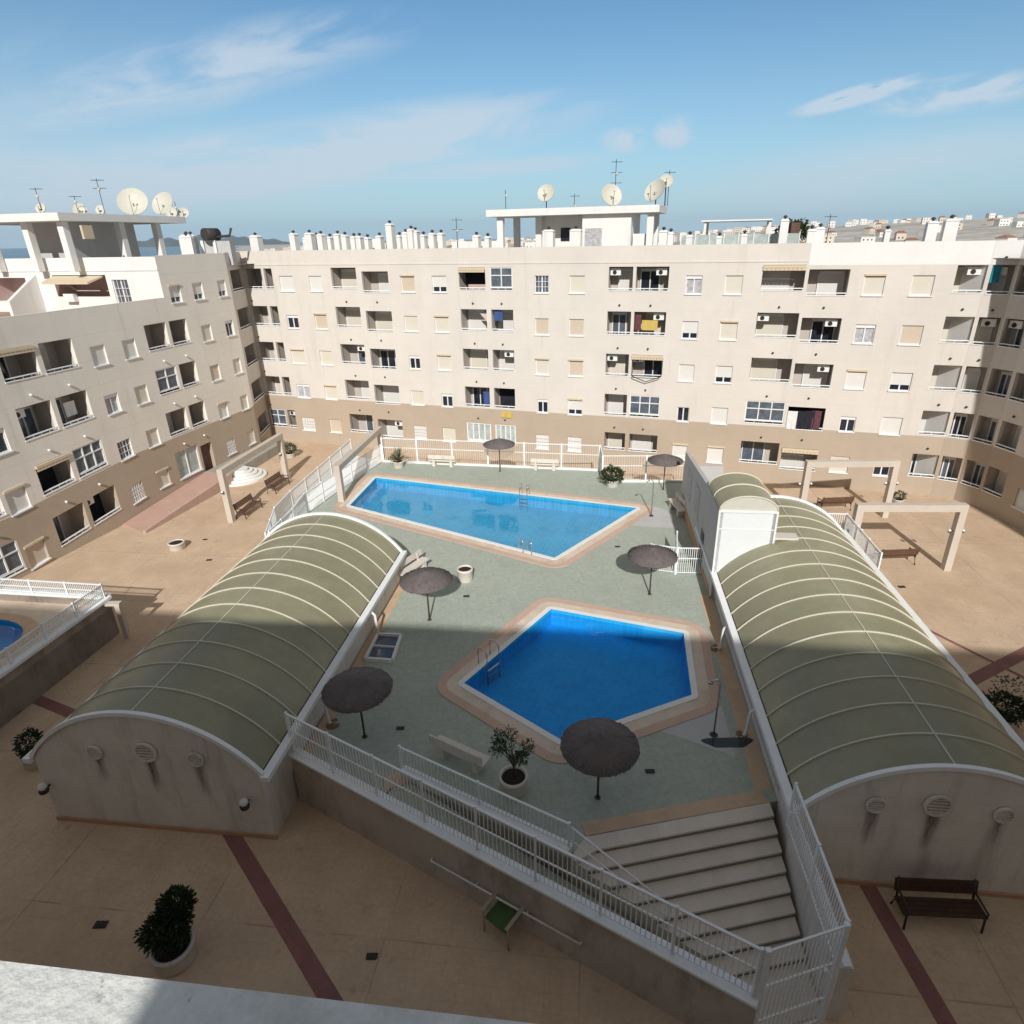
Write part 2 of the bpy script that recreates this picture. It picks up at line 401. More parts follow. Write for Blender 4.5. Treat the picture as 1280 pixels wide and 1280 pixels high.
# unseen warm grey sky added overhead and behind the camera to fill shade
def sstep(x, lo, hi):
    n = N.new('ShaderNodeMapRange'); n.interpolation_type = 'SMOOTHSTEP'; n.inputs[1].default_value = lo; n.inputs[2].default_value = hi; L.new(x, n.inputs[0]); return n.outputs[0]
fill_veil = math_('MAXIMUM', sstep(sx.outputs[2], .50, .85), math_('SUBTRACT', 1, sstep(sx.outputs[1], -.35, .30)))
mxv = N.new('ShaderNodeMix'); mxv.data_type = 'RGBA'; L.new(math_('MULTIPLY', fill_veil, .92), mxv.inputs[0]); L.new(mxc.outputs[2], mxv.inputs[6]); mxv.inputs[7].default_value = (2.95, 2.72, 2.48, 1)
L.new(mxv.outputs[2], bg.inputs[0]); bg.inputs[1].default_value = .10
sun = bpy.data.lights.new('sun', 'SUN'); sun.energy = 4.3; sun.angle = rad(.9); sun.color = (1, .96, .91)
so = bpy.data.objects.new('sun', sun); COL.objects.link(so); so.rotation_euler = (math.pi/2-EL, 0, math.pi)
so.rotation_euler = Vector((0, math.cos(EL), -math.sin(EL))).to_track_quat('-Z', 'Y').to_euler()
so.location = (0, -40, 60)
vs = sc.view_settings; vs.view_transform = 'Standard'; vs.look = 'None'; vs.exposure = 0; vs.gamma = 1; vs.use_curve_mapping = False

# ------------------------------------------------------------------ facade machinery
class Frame:
    def __init__(s, p0, t, warp=None):
        s.p = Vector((p0[0], p0[1], 0)); s.t = Vector((t[0], t[1], 0)).normalized(); s.o = Vector((s.t.y, -s.t.x, 0)); s.warp = warp
    def __call__(s, a, z, d=0):
        q = s.p+s.t*a+s.o*d
        if s.warp: z = s.warp(a, z)
        q.z = z; return q
    def at(s, x, y):      # where a sighting meets the wall: (s, z)
        d = ray(x, y); n = s.o; t = (s.p.dot(n))/(d.dot(n)); P = Vector((0, 0, CH))+d*t
        return (P-s.p).dot(s.t), P.z
def fbox(mb, fr, a0, a1, z0, z1, d0, d1):   # box on a frame, d0<d1 outward
    b = [fr(a0, z0, d1), fr(a1, z0, d1), fr(a1, z0, d0), fr(a0, z0, d0)]
    t = [fr(a0, z1, d1), fr(a1, z1, d1), fr(a1, z1, d0), fr(a0, z1, d0)]
    mb.hexa(b, t)
def wall_cells(mb, fr, a0, a1, z0, z1, holes, matfn, ab=(), zb=()):
    A = {a0, a1, *[q for q in ab if a0 < q < a1]}; Z = {z0, z1, *[q for q in zb if z0 < q < z1]}
    for h in holes:
        for q in h[:2]:
            if a0 < q < a1: A.add(q)
        for q in h[2:4]:
            if z0 < q < z1: Z.add(q)
    A = sorted(A); Z = sorted(Z)
    for i in range(len(A)-1):
        for j in range(len(Z)-1):
            ca, cz = (A[i]+A[i+1])/2, (Z[j]+Z[j+1])/2
            if any(h[0] < ca < h[1] and h[2] < cz < h[3] for h in holes): continue
            mb.use(matfn(ca, cz)); mb.quad(fr(A[i], Z[j]), fr(A[i+1], Z[j]), fr(A[i+1], Z[j+1]), fr(A[i], Z[j+1]))
SH = ['shutter', 'shutter', 'shutter_white', 'shutter_white', 'shutter_beige']
def window(root, fr, a0, a1, z0, z1, kind='S', wm='cream_wall'):
    D = .20
    mb = MB().use(wm)
    mb.quad(fr(a0, z0, 0), fr(a0, z0, -D), fr(a0, z1, -D), fr(a0, z1, 0))
    mb.quad(fr(a1, z0, -D), fr(a1, z0, 0), fr(a1, z1, 0), fr(a1, z1, -D))
    mb.quad(fr(a0, z1, -D), fr(a1, z1, -D), fr(a1, z1, 0), fr(a0, z1, 0))
    mb.use('dark_glass'); mb.quad(fr(a0, z0, -D), fr(a1, z0, -D), fr(a1, z1, -D), fr(a0, z1, -D))
    mb.use('white_paint'); f = .05
    fbox(mb, fr, a0, a0+f, z0, z1, -D+.01, -.09); fbox(mb, fr, a1-f, a1, z0, z1, -D+.01, -.09)
    fbox(mb, fr, a0+f, a1-f, z1-f, z1, -D+.01, -.09); fbox(mb, fr, a0+f, a1-f, z0, z0+f, -D+.01, -.09)
    o = mb.build('window', root)
    sl = MB().use('white_paint'); fbox(sl, fr, a0-.05, a1+.05, z0-.06, z0, -.12, .07); sl.build('sill', o)
    x0, x1, y0, y1 = a0+f, a1-f, z0+f, z1-f
    if kind in 'SH':
        s = MB().use(random.choice(SH) if kind == 'S' else 'shutter_white'); lo = y0 if kind == 'S' else y0+(y1-y0)*.30
        fbox(s, fr, x0, x1, lo, y1, -.15, -.10)
        if rnd() < .3: s.use('awning_cream'); fbox(s, fr, a0-.04, a1+.04, z1-.02, z1+.09, -.02, .07)
        s.build('shutter', o)
    if kind == 'W':
        s = MB().use('shutter_white'); fbox(s, fr, x0, x1, y0, y1, -.15, -.11); s.build('shutter', o)
        b = MB().use('white_paint')
        for k in range(1, 4): z = y0+(y1-y0)*k/4; fbox(b, fr, a0, a1, z-.012, z+.012, -.03, -.01)
        for k in range(1, 5): z = x0+(x1-x0)*k/5; fbox(b, fr, z-.012, z+.012, z0, z1, -.05, -.03)
        b.build('grille', o)
    elif kind != 'S':
        g = MB().use({'O': 'dark_glass', 'G': 'dim_glass', 'C': 'curtain', 'H': 'dark_glass', 'B': 'dim_glass', 'P': 'pale_glass'}.get(kind, 'dim_glass'))
        top = y1 if kind != 'H' else y0+(y1-y0)*.30
        fbox(g, fr, x0, x1, y0, top, -.18, -.165); g.build('pane', o)
        b = MB().use('white_paint'); c = (x0+x1)/2; fbox(b, fr, c-.04, c+.04, y0, top, -.16, -.11)
        if kind == 'G':
            for k in (1/3, 2/3): z = y0+(y1-y0)*k; fbox(b, fr, x0, x1, z-.015, z+.015, -.10, -.07)
            for k in (.25, .75): z = x0+(x1-x0)*k; fbox(b, fr, z-.015, z+.015, y0, y1, -.10, -.07)
        if kind in 'OC' and rnd() < .8: fbox(b, fr, x0-.02, x1+.02, y1-.16, y1+.02, -.14, -.08)
        b.build('mullion', o)
def balcony(root, fr, a0, a1, z0, z1, style=None, wm='cream_wall', depth=1.35, ac=None, awn=None, up=0, splay=0):
    zf = z0-1.0+up
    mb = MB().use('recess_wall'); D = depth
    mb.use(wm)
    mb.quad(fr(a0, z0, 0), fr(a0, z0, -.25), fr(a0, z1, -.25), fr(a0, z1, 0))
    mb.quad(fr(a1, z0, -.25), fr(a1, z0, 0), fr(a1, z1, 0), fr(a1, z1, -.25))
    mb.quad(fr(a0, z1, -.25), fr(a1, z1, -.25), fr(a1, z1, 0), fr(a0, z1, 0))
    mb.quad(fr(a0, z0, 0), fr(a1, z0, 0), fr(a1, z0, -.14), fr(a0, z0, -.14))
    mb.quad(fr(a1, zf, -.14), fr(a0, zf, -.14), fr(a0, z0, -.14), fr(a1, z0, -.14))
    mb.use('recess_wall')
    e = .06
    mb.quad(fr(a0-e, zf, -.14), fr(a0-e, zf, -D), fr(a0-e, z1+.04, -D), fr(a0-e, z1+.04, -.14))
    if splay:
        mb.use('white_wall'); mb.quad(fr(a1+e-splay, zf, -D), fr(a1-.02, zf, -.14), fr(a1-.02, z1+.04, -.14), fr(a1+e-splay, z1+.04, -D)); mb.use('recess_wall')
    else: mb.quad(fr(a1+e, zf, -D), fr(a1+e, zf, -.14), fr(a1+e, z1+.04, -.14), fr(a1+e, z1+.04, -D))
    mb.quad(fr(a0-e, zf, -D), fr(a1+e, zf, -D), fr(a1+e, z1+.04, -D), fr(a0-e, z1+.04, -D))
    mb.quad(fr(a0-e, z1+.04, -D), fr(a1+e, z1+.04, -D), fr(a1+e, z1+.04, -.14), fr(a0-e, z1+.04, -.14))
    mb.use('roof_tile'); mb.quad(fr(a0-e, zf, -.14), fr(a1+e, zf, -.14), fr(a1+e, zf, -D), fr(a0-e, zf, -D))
    o = mb.build('balcony', root)
    r = MB().use('white_metal')
    fbox(r, fr, a0, a1, z0+.10, z0+.15, -.11, -.03)
    n = max(2, int((a1-a0)/.5))
    for k in range(n+1):
        a = a0+.02+(a1-a0-.06)*k/n; fbox(r, fr, a, a+.03, z0, z0+.10, -.08, -.05)
    fbox(r, fr, a0-.03, a1+.03, z0-.05, z0, -.16, .035)
    r.build('railing', o)
    w_ = a1-a0
    st = style or random.choice('SSSDDSG')
    d = MB()
    lw = min(w_*.62, 1.7)*(.6 if splay else 1); da = a0+.12 if (rnd() < .6 or splay) else a1-.12-lw
    dt = zf+2.12
    if st == 'S':
        d.use(random.choice(SH[:4])); fbox(d, fr, da, da+lw, zf, dt, -D+.01, -D+.07)
        d.use('white_paint'); fbox(d, fr, da-.05, da, zf, dt+.05, -D+.01, -D+.09); fbox(d, fr, da+lw, da+lw+.05, zf, dt+.05, -D+.01, -D+.09); fbox(d, fr, da, da+lw, dt, dt+.2, -D+.01, -D+.10)
    elif st in 'DG':
        d.use('dark_glass' if st == 'D' else 'dim_glass'); fbox(d, fr, da, da+lw, zf, dt, -D+.01, -D+.04)
        d.use('white_paint')
        for k in range(3): a = da+(lw-.07)*k/2; fbox(d, fr, a, a+.07, zf, dt, -D+.04, -D+.09)
        fbox(d, fr, da, da+lw, dt, dt+.18, -D+.01, -D+.10)
    elif st == 'F':        # glazed in flush with the facade
        d.use('dim_glass'); fbox(d, fr, a0, a1, z0+.15, z1, -.12, -.10)
        d.use('white_paint'); n = max(2, round(w_/.75))
        for k in range(n+1): a = a0+(w_-.07)*k/n; fbox(d, fr, a, a+.07, z0+.15, z1, -.10, -.03)
        for z in (z0+.15, z0+(z1-z0)*.62, z1-.07): fbox(d, fr, a0, a1, z, z+.06, -.10, -.035)
    elif st == 'Q':
        d.use('pale_glass'); fbox(d, fr, a0, a1, z0, z1, -.12, -.10)
        d.use('white_paint'); n = 4
        for k in range(n+1): a = a0+(w_-.09)*k/n; fbox(d, fr, a, a+.09, z0, z1, -.10, -.02)
        for z in (z0, z1-.08): fbox(d, fr, a0, a1, z, z+.08, -.10, -.025)
    elif st == 'K':        # dark, curtained
        d.use('cloth_dark'); fbox(d, fr, a0, a1, zf, z1, -D+.02, -D+.05)
    if d.f: d.build('balcony_door', o)
    if ac is None: ac = rnd() < .35
    if ac and st not in 'FQ':
        q = MB().use('white_paint'); a = a0+.05 if rnd() < .5 else a1-.85; z = z1-.62
        fbox(q, fr, a, a+.68, z+.08, z+.5, -.62, -.36); q.use('dark_metal')
        c = fr(a+.28, z+.25, -.355); n0 = len(q.v)
        q.quad(*[c+fr.t*(.14*math.cos(t))+Vector((0, 0, .14*math.sin(t))) for t in [math.pi*2*i/12 for i in range(12)]])
        q.build('air_conditioner', o)
    if awn is None: awn = rnd() < .12
    if awn:
        q = MB().use('awning_cream'); n = 10
        fbox(q, fr, a0, a1, z1-.16, z1-.02, -.02, .12)
        for k in range(n):
            a = a0+w_*k/n; fbox(q, fr, a, a+w_/n*.92, z1-.32, z1-.16, .08, .095)
        q.build('awning', o)
    return o

BUILD = {}
ROW = [0, 2.8, 5.6, 8.4, 11.2]
# ---- far wing
AM, DM = rad(17.978), 44.052
FM = Frame((DM*math.sin(AM), DM*math.cos(AM)), (math.cos(AM), -math.sin(AM)))
far = thing('apartment_building', (*FM(-12, 0).xy, 0), 'long five storey cream apartment wing across the back of the courtyard', 'building')
MS0, MS1 = FM.at(305.5, 350)[0], 13.5
wins = [  # s0, s1, kinds from the top row down
    (-33.8, -32.55, 'SOSCW'), (-31.1, -30.0, 'SSSSS'), (-23.3, -22.2, 'SSOSW'), (-20.8, -19.7, 'HSSOS'), (-13.1, -12.1, 'GSSOW'),
    (-10.65, -9.6, 'SSSHW'), (-3.0, -2.0, 'CHSOS'), (-.6, .45, 'SSHSS'), (7.3, 8.4, 'SCSOS'), (9.8, 10.95, 'SSHSO')]
bals = [  # s0, s1, dz, styles from the top row down
    (-29.1, -26.95, 0.03, 'SSGSG'), (-26.5, -24.3, -.24, 'SSDSS'), (-18.7, -16.7, 0, 'KSSDQ'), (-16.35, -14.7, 0, 'FSSKQ'),
    (-8.0, -6.4, 0, 'SGSSS'), (-6.2, -4.1, 0, 'DSDFS'), (1.55, 4.0, .06, 'SSSFG'), (4.2, 6.45, -.2, 'SDSKS'), (11.95, 13.44, 0, 'SSSSD')]
holes = []; todo = []
for a0, a1, ks in wins:
    for r in range(5):
        z = ROW[4-r]; k = ks[r]
        h = 1.12 if k != 'O' else 1.0
        q = (a0+(0 if k != 'O' else .12), a1-(0 if k != 'O' else .08), z+1.08, z+1.08+h)
        holes.append(q); todo.append(('w', q, k, z))
for a0, a1, dz, ks in bals:
    for r in range(5):
        z = ROW[4-r]; q = (a0, a1, z+1.27+dz, z+2.74+dz); 
        if a0 == -8.0 and r == 4 or a0 == -6.2 and r == 4: q = (a0+.1, a1, z+1.5, z+2.74)
        holes.append(q); todo.append(('b', q, ks[r], z, a0))
for xs in ((307.5, 328.5), (331.5, 341.5)):
    s0, _ = FM.at(xs[0], 352); s1, _ = FM.at(xs[1], 352)
    for r in range(5):
        z = ROW[4-r]; q = (s0, s1, z+1.27, z+2.74); holes.append(q); todo.append(('b', q, 'DGOSF'[r] if xs[0] < 330 else 'GGSGD'[r], z, 99))
def matM(a, z):
    if z < 3.92: return 'tan_wall'
    if a > 4.1 and z > 13.98: return 'white_wall'
    return 'cream_wall'
mb = MB(); wall_cells(mb, FM, MS0, MS1, 0, 15.2, holes, matM, (4.1, 6.75), (3.92, 13.98))
mb.use('cream_wall'); mb.quad(FM(MS0, 15.2, 0), FM(MS1+.5, 15.2, 0), FM(MS1+.5, 15.2, -.28), FM(MS0, 15.2, -.28))
mb.quad(FM(MS1, 14.3, -.28), FM(MS0, 14.3, -.28), FM(MS0, 15.2, -.28), FM(MS1, 15.2, -.28))
B_ = 13
mb.quad(FM(MS1+8, 0, -B_), FM(MS0-12, 0, -B_), FM(MS0-12, 15.0, -B_), FM(MS1+8, 15.0, -B_))
mb.use('cream_wall')
fbox(mb, FM, MS0, 4.1, 14.16, 14.24, 0, .03)
mb.build('wall', far)
roofm = MB().use('grey_concrete'); roofm.quad(FM(MS0-12, 14.3, -.28), FM(MS1+8, 14.3, -.28), FM(MS1+8, 14.3, -B_), FM(MS0-12, 14.3, -B_))
roofM = roofm.build('roof', far)
for t in todo:
    wm = 'tan_wall' if t[3] < 1 else 'cream_wall'
    if t[0] == 'w': window(far, FM, *t[1], t[2], wm)
    else:
        awn = True if (t[4] in (-18.7,) and t[3] > 11) or (t[4] == 4.2 and t[3] < 1) or (t[4] == 1.55 and t[3] > 11) or (t[4] == -6.2 and 5 < t[3] < 6) else False
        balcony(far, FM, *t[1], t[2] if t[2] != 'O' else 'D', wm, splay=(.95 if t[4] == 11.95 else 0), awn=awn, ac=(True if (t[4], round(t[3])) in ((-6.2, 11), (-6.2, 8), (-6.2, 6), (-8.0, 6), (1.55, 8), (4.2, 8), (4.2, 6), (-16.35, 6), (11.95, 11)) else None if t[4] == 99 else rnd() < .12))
# small wall lights above the balconies
for a0, a1, dz, ks in bals+[(-37.4, -35.9, 0, '')]:
    for r in range(4):
        q = MB().use('iron'); c = FM((a0+a1)/2, ROW[r]+3.15, .06); q.sphere(c, .07, 8); q.use('white_paint'); q.tube([FM((a0+a1)/2, ROW[r]+3.22, 0), c], .02, 5); q.build('wall_light', far)

# ---- left wing
AL, DL = rad(-76.679), 32.137
def warpL(a, z):
    return z-.115*max(0, min(9, 31.5-a))*(1-z/9.65) if z < 9.65 else z
FL = Frame((DL*math.sin(AL), DL*math.cos(AL)), (math.cos(AL), -math.sin(AL)), warpL)
left = thing('apartment_building', (*FL(32, 0).xy, 0), 'left hand apartment wing in shade with roof terrace, tan ground floor and two pane balconies', 'building')
LS0, LS1, LT = 10.0, FL.at(286.5, 350)[0], 36.6

holes = []; todo = []
Lw = [(30.1, 31.1, ' SCGW'), (32.4, 33.4, ' SSSS'), (39.4, 40.4, 'HSSSW'), (42.0, 42.9, 'HOSSS'), (22.85, 23.95, '  OSS'), (18.9, 19.9, ' SSSS'), (16.5, 17.5, ' SSSS')]
for a0, a1, ks in Lw:
    for r in range(5):
        if ks[r] == ' ': continue
        z = ROW[4-r]; q = (a0, a1, z+1.05, z+2.15); holes.append(q); todo.append(('w', q, ks[r], z))
q = (37.2, 38.2, 12.25, 13.3); holes.append(q); todo.append(('w', q, 'H', 11.2))
Lb = [(24.8, 26.8, 'DGKG'), (27.1, 29.1, 'SGFK'), (34.35, 36.2, 'SFS '), (36.5, 38.1, 'DSS '), (20.9, 22.6, 'SDGF'), (12.5, 14.6, 'SSSS')]
for a0, a1, ks in Lb:
    for r in range(4):
        if ks[r] == ' ': continue
        z = ROW[3-r]; q = (a0, a1, z+1.25, z+2.78); holes.append(q); todo.append(('b', q, ks[r], z))
q = (34.3, 36.5, 1.0, 2.85); holes.append(q); todo.append(('w', q, 'P', 0))
q = (36.75, 37.9, .3, 2.6); holes.append(q)
mb = MB()
wall_cells(mb, FL, LS0, LT, -.6, 12.65, holes, lambda a, z: 'tan_wall' if z < 3.85 else 'grey_cream_wall', (24, 25, 26, 27, 28, 29, 30, 31, 31.5), (3.85, 1, 2, 3, 5, 6, 7, 8, 9, 9.65))
wall_cells(mb, FL, LT, LS1, -.6, 15.15, holes, lambda a, z: 'tan_wall' if z < 3.85 else 'grey_cream_wall', (), (3.85,))
# jog at the inner corner
J0 = FL(LS1, 0); J1 = FM(MS0, 0)
FJ = Frame(J0.xy, (J1-J0).xy); JL = (J1-J0).length
jh = []
for r in range(5):
    z = ROW[r]; jh.append((JL*.14, JL-.15, z+1.27, z+2.74))
wall_cells(mb, FJ, 0, JL, 0, 15.17, jh, lambda a, z: 'tan_wall' if z < 3.92 else 'cream_wall', (), (3.92,))
mb.use('grey_cream_wall')
mb.quad(FL(LT, 15.15, 0), FL(LS1, 15.15, 0), FL(LS1, 15.15, -.28), FL(LT, 15.15, -.28))
mb.quad(FL(LS0, 12.65, 0), FL(LT, 12.65, 0), FL(LT, 12.65, -.2), FL(LS0, 12.65, -.2))
mb.quad(FL(LT, 11.7, -.2), FL(LS0, 11.7, -.2), FL(LS0, 12.65, -.2), FL(LT, 12.65, -.2))
mb.quad(FL(LS1+9, 0, -16), FL(LS0, 0, -16), FL(LS0, 15, -16), FL(LS1+9, 15, -16))
mb.build('wall', left)
rf = MB().use('roof_tile'); rf.quad(FL(LS0, 11.7, -.2), FL(LT, 11.7, -.2), FL(LT, 11.7, -16), FL(LS0, 11.7, -16))
rf.use('grey_concrete'); rf.quad(FL(LT, 14.3, 0), FL(LS1+9, 14.3, 0), FL(LS1+9, 14.3, -16), FL(LT, 14.3, -16))
roofL = rf.build('roof', left)
for t in todo:
    wm = 'tan_wall' if t[3] < 1 else 'grey_cream_wall'
    if t[0] == 'w': window(left, FL, *t[1], t[2], wm)
    else: balcony(left, FL, *t[1], t[2], wm, awn=(t[1][0] == 24.8 and t[3] in (8.4, 2.8)), ac=rnd() < .2)
for q in jh: balcony(left, FJ, *q, 'D', 'cream_wall', depth=1.2, ac=False, awn=False)
for a0, a1, ks in Lb:
    for r in range(3):
        q = MB().use('white_paint'); c = FL((a0+a1)/2, ROW[r]+3.25, .09); q.sphere(c, .075, 8); q.tube([FL((a0+a1)/2, ROW[r]+3.3, 0), c], .02, 5); q.build('wall_light', left)
d = MB().use('brown_door'); fbox(d, FL, 36.75, 37.9, .3, 2.6, -.35, -.28); d.use('tan_wall')
d.quad(FL(36.75, .3, 0), FL(36.75, .3, -.35), FL(36.75, 2.6, -.35), FL(36.75, 2.6, 0)); d.quad(FL(37.9, .3, -.35), FL(37.9, .3, 0), FL(37.9, 2.6, 0), FL(37.9, 2.6, -.35))
do = d.build('door', left); h_ = MB().use('chrome'); h_.sphere(FL(36.9, 1.6, -.25), .05, 8); h_.build('handle', do)
# terrace storey: white cross wall facing the camera, with recess, partition
FB = Frame(FL(LT, 0, -16).xy, FL.o.xy)          # faces towards -s ; a = 16 at the courtyard edge
bh = [(16-8.3, 16-4.1, 12.7, 14.05), (16-3.7, 16-2.5, 12.2, 13.75), (16-13.8, 16-10.6, 12.4, 13.9)]
mb = MB(); wall_cells(mb, FB, 0, 16, 11.7, 15.1, bh, lambda a, z: 'white_wall')
mb.use('white_wall'); mb.quad(FB(0, 15.1, 0), FB(16, 15.1, 0), FB(16, 15.1, -.3), FB(0, 15.1, -.3))
fbox(mb, FB, 0, 16, 14.28, 14.36, 0, .05)
mb.use('brownish')
for q in (bh[0], bh[2]):
    mb.quad(FB(q[0], q[2], -1.6), FB(q[1], q[2], -1.6), FB(q[1], q[3], -1.6), FB(q[0], q[3], -1.6))
    mb.quad(FB(q[0], q[2], 0), FB(q[0], q[2], -1.6), FB(q[0], q[3], -1.6), FB(q[0], q[3], 0)); mb.quad(FB(q[1], q[2], -1.6), FB(q[1], q[2], 0), FB(q[1], q[3], 0), FB(q[1], q[3], -1.6))
    mb.quad(FB(q[0], q[3], -1.6), FB(q[1], q[3], -1.6), FB(q[1], q[3], 0), FB(q[0], q[3], 0)); mb.quad(FB(q[0], q[2], 0), FB(q[1], q[2], 0), FB(q[1], q[2], -1.6), FB(q[0], q[2], -1.6))
ts = mb.build('terrace_wall', left)
window(left, FB, *bh[1], 'G', 'white_wall')
q = MB().use('awning_cream'); q.hexa([FB(8.0, 13.55, 1.2), FB(11.6, 13.55, 1.2), FB(11.7, 13.9, 0), FB(7.8, 13.9, 0)], [FB(8.0, 13.68, 1.2), FB(11.6, 13.68, 1.2), FB(11.7, 14.0, 0), FB(7.8, 14.0, 0)]); q.build('awning', left)
q = MB().use('white_wall')
for dd, top, ln in ((9.6, 14.1, 2.4), (15.8, 13.2, 6)):
    a, b = FL(LT-ln, 11.7, -dd), FL(LT, 11.7, -dd)
    q = MB().use('white_wall'); q.hexa([FL(LT-ln, 11.7, -dd), FL(LT, 11.7, -dd), FL(LT, 11.7, -dd-.25), FL(LT-ln, 11.7, -dd-.25)], [FL(LT-ln, 12.6, -dd), FL(LT, top, -dd), FL(LT, top, -dd-.25), FL(LT-ln, 12.6, -dd-.25)]); q.build('partition_wall', left)
for a, zt in ((5.2, 13.3), (8.5, 12.9)):
    q = MB().use('white_paint'); fbox(q, FB, a, a+.8, zt-.5, zt, .02, .35); q.build('air_conditioner', left)

# ---- right wing
RV = [(26.43, 37.73), (27.5, 37.05), (28.05, 35.8), (28.32, 34.3), (28.42, 31.0), (28.3, 25.0), (27.9, 12.0)]
right = thing('apartment_building', (28.4, 33, 0), 'right hand apartment wing with curved corner, banded balconies and white parapet', 'building')
mb = MB(); acc = []
for i in range(len(RV)-1):
    a, b = Vector((*RV[i], 0)), Vector((*RV[i+1], 0)); fr = Frame(a.xy, (b-a).xy); ln = (b-a).length
    hs = []
    if i <= 2:
        for r in range(5): hs.append((.14, ln-.08, ROW[r]+1.22, ROW[r]+2.74))
    elif i == 3:
        for r in range(5): hs.append((.9, 2.0, ROW[r]+1.1, ROW[r]+2.2))
    elif i == 4:
        for r in range(5):
            hs.append((1.0, 2.9, ROW[r]+1.22, ROW[r]+2.74)); hs.append((3.3, 5.2, ROW[r]+1.22, ROW[r]+2.74))
    wall_cells(mb, fr, 0, ln, 0, 15.2, hs, lambda a, z: 'tan_wall' if z < 3.92 else ('white_wall' if z > 13.98 else 'cream_wall'), (), (3.92, 13.98))
    mb.use('white_wall'); mb.quad(fr(0, 15.2, 0), fr(ln, 15.2, 0), fr(ln+.1, 15.2, -.3), fr(-.1, 15.2, -.3))
    for q in hs: acc.append((i, fr, q))
mb.build('wall', right)
rf = MB().use('grey_concrete'); rf.quad(*[(x, y, 14.3) for x, y in RV[::-1]], (45, 12, 14.3), (45, 46, 14.3), (29, 46, 14.3), (26.6, 37.9, 14.3))
roofR = rf.build('roof', right)
for i, fr, q in acc:
    wm = 'tan_wall' if q[2] < 3 else 'cream_wall'
    if i == 3: window(right, fr, *q, 'S', wm)
    else: balcony(right, fr, *q, random.choice('SGGD'), wm, ac=(q[2] > 8 and i in (0, 1)), awn=False, depth=.9 if i < 3 else 1.3)
for i, fr, q in acc:
    if i in (0, 2) and q[2] > 2:
        lb = MB().use('iron'); lb.sphere(fr((q[0]+q[1])/2, q[3]+.4, .06), .07, 8); lb.build('wall_light', right)

# ---- chimneys on the roofs (parts of the roofs)
def chimney(roof, c, wx, wy, h, cowl='pipe', ang=0):
    q = MB().use('white_wall'); t = Vector((math.cos(ang), math.sin(ang), 0)); n = Vector((-t.y, t.x, 0)); c = Vector(c)
    def P(a, b, z): return c+t*a+n*b+Vector((0, 0, z))
    q.hexa([P(-wx, -wy, 0), P(wx, -wy, 0), P(wx, wy, 0), P(-wx, wy, 0)], [P(-wx, -wy, h), P(wx, -wy, h), P(wx, wy, h), P(-wx, wy, h)])
    q.hexa([P(-wx-.04, -wy-.04, h), P(wx+.04, -wy-.04, h), P(wx+.04, wy+.04, h), P(-wx-.04, wy+.04, h)], [P(-wx*.7, -wy*.7, h+.12), P(wx*.7, -wy*.7, h+.12), P(wx*.7, wy*.7, h+.12), P(-wx*.7, wy*.7, h+.12)])
    o = q.build('chimney', roof)
    q = MB().use('iron'); q.lathe([(.07, h+.08), (.07, h+.2), (.14, h+.2), (.12, h+.28), (.04, h+.33), (.001, h+.34)], c, 8); q.build('cowl', o)
for x, wx, h in ((396, .18, 2.0), (432, .2, 2.0), (475, .2, 1.9), (508, .2, 2.1), (541, .2, 2.0), (596, .22, 1.8), (610, .16, 1.7), (862, .2, 1.6), (930, .18, 1.6), (320, .38, 2.1), (368, .24, 2.2), (384, .22, 1.9), (388, .3, 2.2), (402, .22, 2.1), (413, .18, 1.9), (423, .22, 2.1), (443, .18, 1.9), (450, .2, 1.9), (460, .16, 1.8),
                 (489, .24, 2.7), (500, .14, 1.9), (515, .2, 2.3), (520, .24, 2.2), (530, .16, 1.9), (552, .2, 2.0), (686, .38, 2.1), (720, .38, 2.1), (829, .26, 1.9), (838, .2, 1.8),
                 (899, .16, 1.5), (978, .24, 2.4), (1013, .24, 1.8), (1023, .26, 1.9), (1107, .15, 1.7), (1161, .28, 2.1), (1184, .34, 2.2)):
    s, _ = FM.at(x, 300); dpt = ru(1.6, 2.6); s *= (DM+dpt)/DM
    p = FM(s, 14.3, -dpt); chimney(roofM, p, wx, .3, h-.55 + (.3 if x > 640 else .35), ang=-AM)
for s, dp, wx, h in ((42.3, 2, .4, 1.9), (43.6, 3, .35, 2.0), (44.3, 3.2, .3, 2.0)):
    chimney(roofL, FL(s, 14.3, -dp), wx, .5, h, ang=rad(13))
for x, y, h in ((29.2, 36.0, 2.3), (29.4, 34.7, 2.6), (29.8, 34.0, 2.7)): chimney(roofR, (x, y, 14.3), .3, .3, h-.3)
# low roof walls between chimneys
for x0, x1, hh in ((375, 395, .55), (430, 465, .7), (495, 545, .6), (560, 620, .4)):
    s0, _ = FM.at(x0, 300); s1, _ = FM.at(x1, 300)
    q = MB().use('white_wall'); fbox(q, FM, s0*1.06, s1*1.06, 14.3, 15.2+hh, -3.6, -3.3); q.build('roof_wall', roofM)

